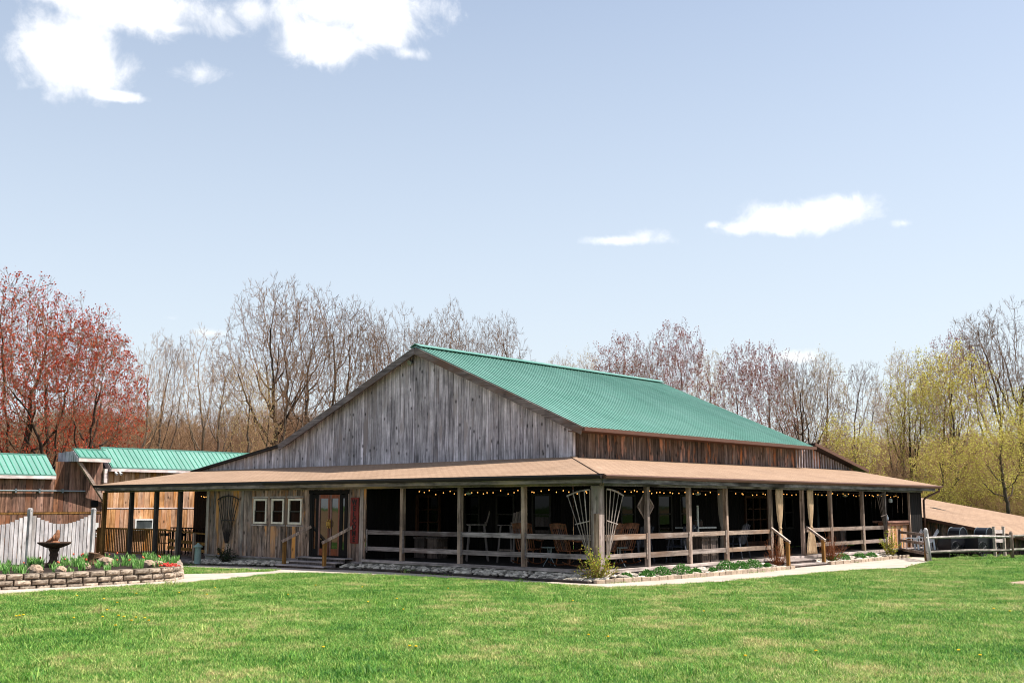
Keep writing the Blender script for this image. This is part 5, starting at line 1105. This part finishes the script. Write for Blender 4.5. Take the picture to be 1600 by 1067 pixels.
def scatter(name, pts, rots, scls, idx, protos, mat=None):
    me = bpy.data.meshes.new(name); n = len(pts); me.vertices.add(n); me.vertices.foreach_set('co', np.asarray(pts, dtype=np.float32).ravel())
    a = me.attributes.new('rotz', 'FLOAT', 'POINT'); a.data.foreach_set('value', np.asarray(rots, dtype=np.float32))
    a = me.attributes.new('scl', 'FLOAT', 'POINT'); a.data.foreach_set('value', np.asarray(scls, dtype=np.float32))
    a = me.attributes.new('pick', 'INT', 'POINT'); a.data.foreach_set('value', np.asarray(idx, dtype=np.int32))
    o = bpy.data.objects.new(name, me); COL.objects.link(o)
    coll = bpy.data.collections.new(name + '_kinds')
    for p in protos: coll.objects.link(p)
    ng = bpy.data.node_groups.new(name + '_scatter', 'GeometryNodeTree'); ng.interface.new_socket('Geometry', in_out='INPUT', socket_type='NodeSocketGeometry'); ng.interface.new_socket('Geometry', in_out='OUTPUT', socket_type='NodeSocketGeometry')
    N, L = ng.nodes, ng.links; gi = N.new('NodeGroupInput'); go = N.new('NodeGroupOutput'); ip = N.new('GeometryNodeInstanceOnPoints'); ci = N.new('GeometryNodeCollectionInfo'); ci.inputs['Collection'].default_value = coll
    ci.inputs['Separate Children'].default_value = True; ci.inputs['Reset Children'].default_value = True; ip.inputs['Pick Instance'].default_value = True
    def att(nm, ty): q = N.new('GeometryNodeInputNamedAttribute'); q.data_type = ty; q.inputs['Name'].default_value = nm; return q.outputs['Attribute']
    cx = N.new('ShaderNodeCombineXYZ'); L.new(att('rotz', 'FLOAT'), cx.inputs[2]); L.new(gi.outputs[0], ip.inputs['Points']); L.new(ci.outputs[0], ip.inputs['Instance']); L.new(cx.outputs[0], ip.inputs['Rotation'])
    L.new(att('scl', 'FLOAT'), ip.inputs['Scale']); L.new(att('pick', 'INT'), ip.inputs['Instance Index']); L.new(ip.outputs[0], go.inputs[0])
    md = o.modifiers.new('scatter', 'NODES'); md.node_group = ng; return o
def make_grass():
    R = np.random.default_rng(5); protos = [tuft(k, 52, .046, .17, .0075) for k in range(4)] + [tuft(9, 40, .12, .13, .011)]
    D = []; n = 60000
    # sample camera-side wedge of the lawn, denser close by
    dist = 7 + (46 - 7) * R.uniform(size=n) ** 1.15; lat = R.uniform(-.62, .62, size=n) * dist
    P = np.array([CAM.x, CAM.y])[None, :] + dist[:, None] * np.array([FH.x, FH.y])[None, :] + lat[:, None] * np.array([RT.x, RT.y])[None, :]
    keep = []; polys = [PATH, BED_L, BED_F, BED_R, STRIP, SOIL]; wallp = WALL + [(-15, -5.6), (-12.3, -14.5)]
    for i in range(n):
        x, y = P[i]
        if x < .1 and y > -.1: continue
        if x < 2.3 and y > 18.4: continue
        if y > 22.8 or x < -17.5 and y < -6: continue
        if any(pip(x, y, q) for q in polys) or pip(x, y, wallp): continue
        keep.append(i)
    keep = np.array(keep); P = P[keep]; k = len(P); z = np.array([gz(a, b) for a, b in P])
    pick = R.integers(0, 4, size=k); pick[R.uniform(size=k) < .006] = 4
    o = scatter('grass', np.column_stack([P, z]), R.uniform(0, 6.28, k), R.uniform(.75, 1.3, k), pick, protos); tag(o, 'mown green lawn grass with pale dry patches', 'grass', kind='stuff')
make_grass()
R = random.Random(77)
dpx = [(30, 967), (36, 966), (25, 968), (167, 958), (115, 971), (185, 967), (193, 969), (212, 970), (226, 971), (205, 975), (180, 983), (232, 975), (160, 969), (213, 931), (183, 946), (280, 930), (162, 940), (323, 933), (336, 922), (566, 921), (505, 1018), (493, 918), (450, 933), (630, 957), (640, 1016), (650, 1017), (700, 923), (895, 943), (920, 998), (950, 1001), (1165, 1032), (1275, 1024), (1498, 1023), (1532, 1031), (1553, 956), (1578, 960), (575, 945), (120, 935), (1100, 960), (620, 940)]
dm = None
for px, py in dpx:
    p = at_z(px, py, 0)
    if dm is None:
        dm = empty('dandelion', (0, 0, 0), 'small yellow dandelion bloom in the lawn grass', 'flower', 'dandelions in the lawn'); m = MB(); m.tube([(0, 0, 0), (0, 0, .07)], .003, 4); m.build('stem', L_MOUND, dm, local=True)
        m = MB(); m.blob((0, 0, .07), .022, R, (1, 1, .45), .1, sub=1); m.build('bloom', L_DAND, dm, local=True); c = dm
    else: c = copy_tree(dm)
    c.location = (p.x, p.y, gz(p.x, p.y)); c.rotation_euler.z = R.uniform(0, 6)

# ------------------------------------------------------------------ trees
def grow(seed, H=16.0, W=5.5, base=.28, natt=1500, step=.38, stems=1, lean=.0, lobes=7, tw=3, twl=.75, shape=1.0, up=.10, gap=.0, rtip=.0085, exp=1.97):
    """space colonisation: limbs grow towards scattered points of a lobed crown; fine twigs are added on the thin wood"""
    R = np.random.default_rng(seed); zc = H * (base + 1) / 2; hz = H * (1 - base) / 2
    cen = [(0, 0, zc, W * .82, hz * .88)]
    for k in range(lobes):
        a = 6.283 * k / lobes + R.uniform(-.4, .4); e = R.uniform(-.35, .95); rr = W * .62 * math.sqrt(max(0, 1 - abs(e) ** 2.2)) * R.uniform(.8, 1.2); cen.append((rr * math.cos(a), rr * math.sin(a), zc + hz * .68 * e, W * R.uniform(.30, .44), W * R.uniform(.30, .44)))
    pts = []
    while len(pts) < natt:
        c = cen[R.integers(len(cen))] if R.uniform() < .7 else cen[0]; v = R.normal(size=3); v /= np.linalg.norm(v); q = R.uniform() ** (1 / 2.2); p = np.array([c[0] + v[0] * c[3] * q, c[1] + v[1] * c[3] * q, c[2] + v[2] * c[4] * q])
        if p[2] > H * base * .8: pts.append(p)
    A = np.array(pts); N = []; P = []; T = []
    for k in range(stems):
        a = 6.283 * k / stems + seed; d = np.array([math.cos(a) * (.28 if stems > 1 else lean), math.sin(a) * (.28 if stems > 1 else lean), 1.0]); d /= np.linalg.norm(d); p = np.array([math.cos(a) * .15 * (stems > 1), math.sin(a) * .15 * (stems > 1), -.3]); par = -1
        while p[2] < H * base * (.9 + .3 * R.uniform()):
            N.append(p.copy()); P.append(par); par = len(N) - 1; d = d + R.normal(size=3) * .05; d[2] = abs(d[2]); d /= np.linalg.norm(d); p = p + d * step
    X = np.array(N); D2 = ((A[:, None] - X[None]) ** 2).sum(-1); near = D2.argmin(1); nd = D2.min(1); alive = np.ones(len(A), bool); di2 = (W * 1.6) ** 2; kill = (step * 1.35) ** 2
    for it in range(120):
        m = alive & (nd < di2)
        if not m.any(): break
        idx = near[m]; V = A[m] - X[idx]; V /= np.linalg.norm(V, axis=1)[:, None] + 1e-9; S = np.zeros_like(X); np.add.at(S, idx, V); act = np.unique(idx); dirs = S[act]; dirs /= np.linalg.norm(dirs, axis=1)[:, None] + 1e-9
        dirs += R.normal(size=dirs.shape) * .16; dirs[:, 2] += up; dirs /= np.linalg.norm(dirs, axis=1)[:, None]; new = X[act] + dirs * step
        dd = ((new[:, None] - X[None, -4000:]) ** 2).sum(-1).min(1); ok = dd > (step * .55) ** 2; new = new[ok]; act = act[ok]
        if len(new) == 0: break
        n0 = len(X); X = np.vstack([X, new]); P += list(act); D2 = ((A[:, None] - new[None]) ** 2).sum(-1); b = D2.min(1); upd = b < nd; near[upd] = n0 + D2.argmin(1)[upd]; nd = np.minimum(nd, b); alive &= nd > kill
        if len(X) > 6000: break
    n = len(X); acc = np.zeros(n); kids = np.zeros(n, int)
    for i in range(n - 1, -1, -1):
        if acc[i] == 0: acc[i] = (rtip * 1.25) ** exp
        if P[i] >= 0: acc[P[i]] += acc[i]; kids[P[i]] += 1
    rad = acc ** (1 / exp); segs = []; tips = []
    for i in range(n):
        if P[i] >= 0: lv = 0 if rad[i] > .04 else 3; segs.append((X[P[i]], X[i], min(rad[P[i]], rad[i] * 1.35), rad[i], lv))
        if rad[i] < .030 and P[i] >= 0:
            bd = X[i] - X[P[i]]; bd /= np.linalg.norm(bd) + 1e-9; out = X[i] - np.array([0, 0, zc * .8]); out /= np.linalg.norm(out) + 1e-9
            for k in range(tw if kids[i] == 0 else max(1, tw - 2)):
                d = bd * .8 + out * .5 + R.normal(size=3) * .55; d[2] += .25; d /= np.linalg.norm(d); L = twl * R.uniform(.5, 1.2); p = X[i]; r0 = rtip
                for q in range(2):
                    d = d + R.normal(size=3) * .14; d /= np.linalg.norm(d); p2 = p + d * L / 2; segs.append((p, p2, r0, r0 * .7, 5)); r0 *= .7
                    if q == 0:
                        for _ in range(2): e = d + R.normal(size=3) * .5; e /= np.linalg.norm(e); p3 = p2 + e * L * R.uniform(.35, .6); segs.append((p2, p3, r0, r0 * .6, 5)); tips.append((p3, None))
                    p = p2
                tips.append((p, None))
    return segs, tips
def seg_mesh(name, segs, n, mat, rmin):
    if not segs: segs = [(Vector((0, 0, 0)), Vector((0, 0, .1)), .01, .01, 0)]
    A = np.array([s[0] for s in segs]); B = np.array([s[1] for s in segs]); ra = np.maximum(np.array([s[2] for s in segs]), rmin); rb = np.maximum(np.array([s[3] for s in segs]), rmin * .8)
    D = B - A; D /= np.linalg.norm(D, axis=1)[:, None] + 1e-9; ref = np.tile(np.array([[0.31, .17, .93]]), (len(A), 1)); U = np.cross(D, ref); U /= np.linalg.norm(U, axis=1)[:, None] + 1e-9; W = np.cross(D, U)
    V = np.zeros((len(A), 2 * n, 3))
    for k in range(n):
        t = 2 * math.pi * k / n; c = U * math.cos(t) + W * math.sin(t); V[:, k] = A - D * (ra * .3)[:, None] + c * ra[:, None]; V[:, n + k] = B + c * rb[:, None]
    base = (np.arange(len(A)) * 2 * n)[:, None]; Fc = np.concatenate([base + np.array([[k, (k + 1) % n, n + (k + 1) % n, n + k]]) for k in range(n)]); return mesh_np(name, V.reshape(-1, 3), Fc, np.tile(np.random.default_rng(1).uniform(size=len(A)), n), [mat])
def bud_np(tips, per, size, spread, seed):
    R = np.random.default_rng(seed); T = np.array([t[0] for t in tips]); T = np.repeat(T, per, axis=0) + R.normal(size=(len(T) * per, 3)) * spread; n = len(T)
    a = R.normal(size=(n, 3)); a /= np.linalg.norm(a, axis=1)[:, None]; b = np.cross(a, R.normal(size=(n, 3))); b /= np.linalg.norm(b, axis=1)[:, None]; s = size * R.uniform(.5, 1.3, size=(n, 1))
    V = np.stack([T - a * s, T + b * s * .6, T + a * s, T - b * s * .6], axis=1).reshape(-1, 3); Fc = np.arange(4 * n).reshape(-1, 4); return V, Fc, R.uniform(size=n)
class Kind: pass
def tree_kind(seed, bark_m, twig_m, leaf=None, per=0, lsize=.05, lspread=.12, tipfrac=1.0, rmin=.0075, **kw):
    segs, tips = grow(seed, **kw); k = Kind(); zs = np.array([s_[1][2] for s_ in segs]); k.h = float(np.percentile(zs, 99.6)); xs = np.array([s_[1][0] for s_ in segs]); k.w = float(np.percentile(np.abs(xs), 98.5))
    k.trunk = seg_mesh('trunk', [(s_[0], s_[1], s_[2] * 1.25, s_[3] * 1.25, 0) for s_ in segs if s_[4] < 3], 6, bark_m, .012); k.twigs = seg_mesh('twigs', [s_ for s_ in segs if s_[4] >= 3], 3, twig_m, rmin)
    k.leaf = None
    if leaf:
        R = random.Random(seed); tt = [t for t in tips if R.random() < tipfrac]
        V, Fc, rr = bud_np(tt, per, lsize, lspread, seed); k.leaf = mesh_np('leaves', V, Fc, rr, [leaf])
    print('kind', seed, 'segs', len(segs), 'tips', len(tips), 'h %.1f w %.1f' % (k.h, k.w)); return k
K = {
 'maple': tree_kind(11, B_DARK, T_BROWN, L_BUD_RED, 3, .065, .09, .75, H=13, W=6.6, base=.14, natt=1700, stems=3, step=.36),
 'maple2': tree_kind(12, B_DARK, T_BROWN, L_BUD_RED, 3, .065, .09, .6, H=16, W=6.0, base=.18, natt=1500, stems=2),
 'wide': tree_kind(21, B_DARK, T_BROWN, H=16, W=6.0, base=.26, natt=2300, step=.36, tw=3, twl=.6),
 'wide2': tree_kind(25, B_GREY, T_BROWN, H=15, W=5.6, base=.24, natt=2000, step=.36, stems=2, tw=3, twl=.6, lobes=9),
 'tall': tree_kind(31, B_PALE, T_TAN, H=17, W=3.6, base=.30, natt=1000, tw=3, up=.25, twl=.65),
 'tall2': tree_kind(34, B_GREY, T_BROWN, H=17, W=4.2, base=.28, natt=1000, tw=3, up=.22, lobes=8, twl=.65),
 'dimred': tree_kind(41, B_GREY, T_RED, L_BUD_DIM, 3, .065, .12, .6, H=15, W=4.8, base=.22, natt=1300, tw=3, up=.18),
 'yellow': tree_kind(51, B_DARK, T_BROWN, L_YEL, 5, .075, .20, .55, H=15, W=5.2, base=.2, natt=1100, stems=2, up=.12),
 'yellow2': tree_kind(52, B_GREY, T_TAN, L_YEL, 5, .075, .20, .5, H=15, W=4.4, base=.25, natt=1000, up=.18),
 'tan': tree_kind(61, B_GREY, T_TAN, L_YELD, 3, .055, .16, .25, H=15, W=4.6, base=.22, natt=1100, up=.18, tw=3),
}
S = {
 'scrub': tree_kind(71, B_GREY, T_TAN, L_BUD_TAN, 1, .04, .1, .3, H=7.5, W=3.4, base=.05, natt=700, stems=4, step=.3),
 'scrub2': tree_kind(72, B_PALE, T_BROWN, H=8.5, W=3.2, base=.08, natt=700, stems=3, step=.3, up=.25),
 'scrubyel': tree_kind(73, B_GREY, T_BROWN, L_YEL, 4, .07, .16, .45, H=7.5, W=3.6, base=.06, natt=700, stems=4, step=.3),
}
def place_tree(kind, px, ytop, D, label, group, hw=None, rz=None, R=random.Random(99), name='bare_tree', cat='tree'):
    k = K.get(kind) or S[kind]; p = at_d(px, D); h = (788 - ytop) / 1742 * D + CAM.z + .2; sz = h / k.h; sx = sz
    if hw: sx = hw / 1742 * D / k.w
    sx = min(max(sx, sz * .55), sz * 1.6)
    rz = R.uniform(0, 6.283) if rz is None else rz; c, s = math.cos(rz), math.sin(rz)
    r = empty(name, (p.x, p.y, -.22), label, cat, group); r.rotation_euler.z = rz; r.scale = (sx, sx, sz)
    o = bpy.data.objects.new('trunk', k.trunk); COL.objects.link(o); o.parent = r
    o = bpy.data.objects.new('crown', k.twigs); COL.objects.link(o); o.parent = r
    if k.leaf: l = bpy.data.objects.new('leaves', k.leaf); COL.objects.link(l); l.parent = o
    return r
GL, GM, GR = 'trees beyond the left building', 'trees behind the barn', 'trees beyond the low shed'
TREES = [
 ('maple', 92, 472, 58, 'broad red budding maple over the left green roof', GL, 125, .3, 'red_maple'),
 ('maple2', -5, 430, 60, 'taller red budding maple cut by the left picture edge', GL, 140, 2.0, 'red_maple'),
 ('maple2', 158, 600, 66, 'small red budding maple low behind the canopy roof', GL, 60, 1.0, 'red_maple'),
 ('tall', 232, 515, 74, 'slim pale tree immediately right of the red maple', GL, 40, None, 'bare_tree'),
 ('tall2', 258, 520, 80, 'slim brownish tree behind the gap right of the red maple', GL, 40, None, 'bare_tree'),
 ('tall', 306, 508, 72, 'pale barked tree with a straight trunk above the long green roof', GL, 48, None, 'bare_tree'),
 ('tall2', 345, 545, 84, 'short brown twigged tree left of the tallest dark tree', GL, 45, None, 'bare_tree'),
 ('tan', 385, 560, 62, 'pinkish budding small tree in front of the tallest dark tree', GL, 50, None, 'budding_tree'),
 ('wide', 428, 430, 70, 'tallest dark bare tree left of the barn gable', GL, 95, 1.2, 'bare_tree'),
 ('wide2', 492, 440, 74, 'second dark bare tree between the tallest tree and the gable slope', GL, 85, 2.2, 'bare_tree'),
 ('tall2', 455, 540, 66, 'slender brown tree at the foot of the two dark trees', GL, 45, None, 'bare_tree'),
 ('wide2', 560, 465, 78, 'curving bare tree rising over the left gable slope', GM, 70, 4.1, 'bare_tree'),
 ('wide', 622, 478, 80, 'dark bare tree crown just left of the barn peak', GM, 60, 3.0, 'bare_tree'),
 ('wide2', 690, 466, 76, 'bare tree crown just right of the barn peak', GM, 60, .4, 'bare_tree'),
 ('wide', 742, 500, 84, 'smaller bare crown second to the right of the barn peak', GM, 45, 5.2, 'bare_tree'),
 ('tall2', 788, 486, 82, 'loose bare crown third to the right of the barn peak', GM, 50, 2.6, 'bare_tree'),
 ('tan', 880, 552, 92, 'small tan twigged crown low over the middle of the ridge', GM, 36, None, 'budding_tree'),
 ('tan', 920, 548, 90, 'golden tan crown over the ridge left of the reddish crowns', GM, 36, None, 'budding_tree'),
 ('dimred', 975, 520, 84, 'dull reddish tree over the far third of the ridge', GM, 55, None, 'budding_tree'),
 ('wide2', 1012, 530, 82, 'grey brown bare tree between two reddish trees at the ridge end', GM, 45, None, 'bare_tree'),
 ('dimred', 1068, 503, 78, 'tall reddish rounded tree right of the ridge end', GM, 55, None, 'budding_tree'),
 ('tan', 1112, 545, 86, 'tan bare tree right of the tall reddish rounded tree', GM, 40, None, 'budding_tree'),
 ('dimred', 1158, 535, 76, 'dark red topped tree, left one of the adjoining pair', GM, 42, None, 'budding_tree'),
 ('dimred', 1208, 537, 78, 'dark red topped tree, right one of the adjoining pair', GM, 42, None, 'budding_tree'),
 ('tall2', 1245, 560, 88, 'grey brown tree just right of the dark red pair', GM, 35, None, 'bare_tree'),
 ('wide', 1262, 555, 70, 'dark limbed tree with pale yellow twigs over the roof end', GM, 60, .9, 'bare_tree'),
 ('tan', 1296, 548, 72, 'pale yellow budding tree above the low end of the green roof', GM, 45, None, 'budding_tree'),
 ('tall2', 1352, 562, 80, 'bare tree at the left side of the sky gap', GM, 38, None, 'bare_tree'),
 ('yellow2', 1335, 648, 62, 'small yellow leafing tree behind the side lean to', GM, 52, None, 'leafing_tree'),
 ('tan', 1395, 612, 84, 'low tan tree in the middle of the sky gap', GR, 45, None, 'budding_tree'),
 ('tan', 1418, 545, 74, 'pale twigged tree at the right side of the sky gap', GR, 50, None, 'budding_tree'),
 ('yellow', 1452, 548, 68, 'yellow green leafing tree right of the sky gap', GR, 60, None, 'leafing_tree'),
 ('dimred', 1498, 520, 78, 'red topped tree standing behind the yellow green trees', GR, 45, None, 'budding_tree'),
 ('yellow2', 1505, 540, 66, 'bright yellow green leafing tree under the red topped tree', GR, 60, None, 'leafing_tree'),
 ('tall2', 1552, 488, 70, 'tall brown bare tree second from the right edge', GR, 60, None, 'bare_tree'),
 ('wide', 1600, 468, 68, 'tallest bare tree cut by the right picture edge', GR, 75, 2.4, 'bare_tree'),
 ('yellow2', 1570, 640, 58, 'bright leafing tree low before the two tall bare trees', GR, 60, None, 'leafing_tree'),
 ('yellow2', 1480, 680, 60, 'low yellow green tree above the shed roof, nearest the porch end', GR, 50, None, 'leafing_tree'),
 ('yellow', 1630, 600, 64, 'yellow green tree at the extreme right edge', GR, 60, None, 'leafing_tree'),
 ('tall', 1440, 660, 70, 'pale trunked tree behind the porch roof end', GR, 40, None, 'bare_tree'),
]
RT_ = random.Random(15)
for kd, px, yt, D, lb, gp, hw, rz, nm in TREES: place_tree(kd, px, yt, D, lb, gp, hw, rz, RT_, nm)

# far woods: one mass behind the single trees
def far_woods():
    R = np.random.default_rng(8); protos = []
    def proto(k, nm):
        ms = [k.trunk, k.twigs] + ([k.leaf] if k.leaf else []); bmm = bmesh.new()
        for i, me in enumerate(ms):
            n0 = len(bmm.faces); bmm.from_mesh(me); bmm.faces.ensure_lookup_table()
            for f in bmm.faces[n0:]: f.material_index = i
        me = bpy.data.meshes.new(nm); bmm.to_mesh(me); bmm.free()
        for q in ms: me.materials.append(q.materials[0])
        return bpy.data.objects.new(nm, me), k.h
    pr = [proto(S['scrub'], 'a_scrub'), proto(S['scrub2'], 'b_scrub'), proto(S['scrubyel'], 'c_scrub'), proto(K['tall2'], 'd_tree'), proto(K['tan'], 'e_tree'), proto(K['tall'], 'f_tree')]
    pts, rot, scl, pk = [], [], [], []
    def row(px0, px1, d0, d1, n, lo, hi, kinds):
        for _ in range(n):
            px = R.uniform(px0, px1); D = R.uniform(d0, d1); p = at_d(px, D); kk = kinds[R.integers(len(kinds))]; h = R.uniform(lo, hi) * D / 80
            pts.append((p.x, p.y, -.22)); rot.append(R.uniform(0, 6.28)); scl.append(h / pr[kk][1]); pk.append(kk)
    row(-200, 640, 64, 85, 150, 3, 5.5, [1, 1, 0, 1, 1]); row(-200, 700, 85, 125, 150, 5, 9, [3, 3, 5, 1, 1]); row(-200, 640, 110, 150, 140, 5.5, 9.0, [3, 5, 1])
    row(640, 1300, 85, 130, 100, 4, 7, [3, 5, 4, 1]); row(1220, 1450, 62, 90, 60, 3, 5, [0, 1, 2]); row(1220, 1850, 85, 130, 120, 4, 7, [3, 4, 5, 1]); row(1380, 1850, 58, 85, 120, 2.8, 5.5, [0, 2, 0, 1, 2]); row(1220, 1850, 120, 150, 60, 4.5, 7, [3, 4])
    o = scatter('far_woods', pts, rot, scl, pk, [p[0] for p in pr]); tag(o, 'brown leafless woods and undergrowth filling the background', 'woods', kind='stuff')
far_woods()
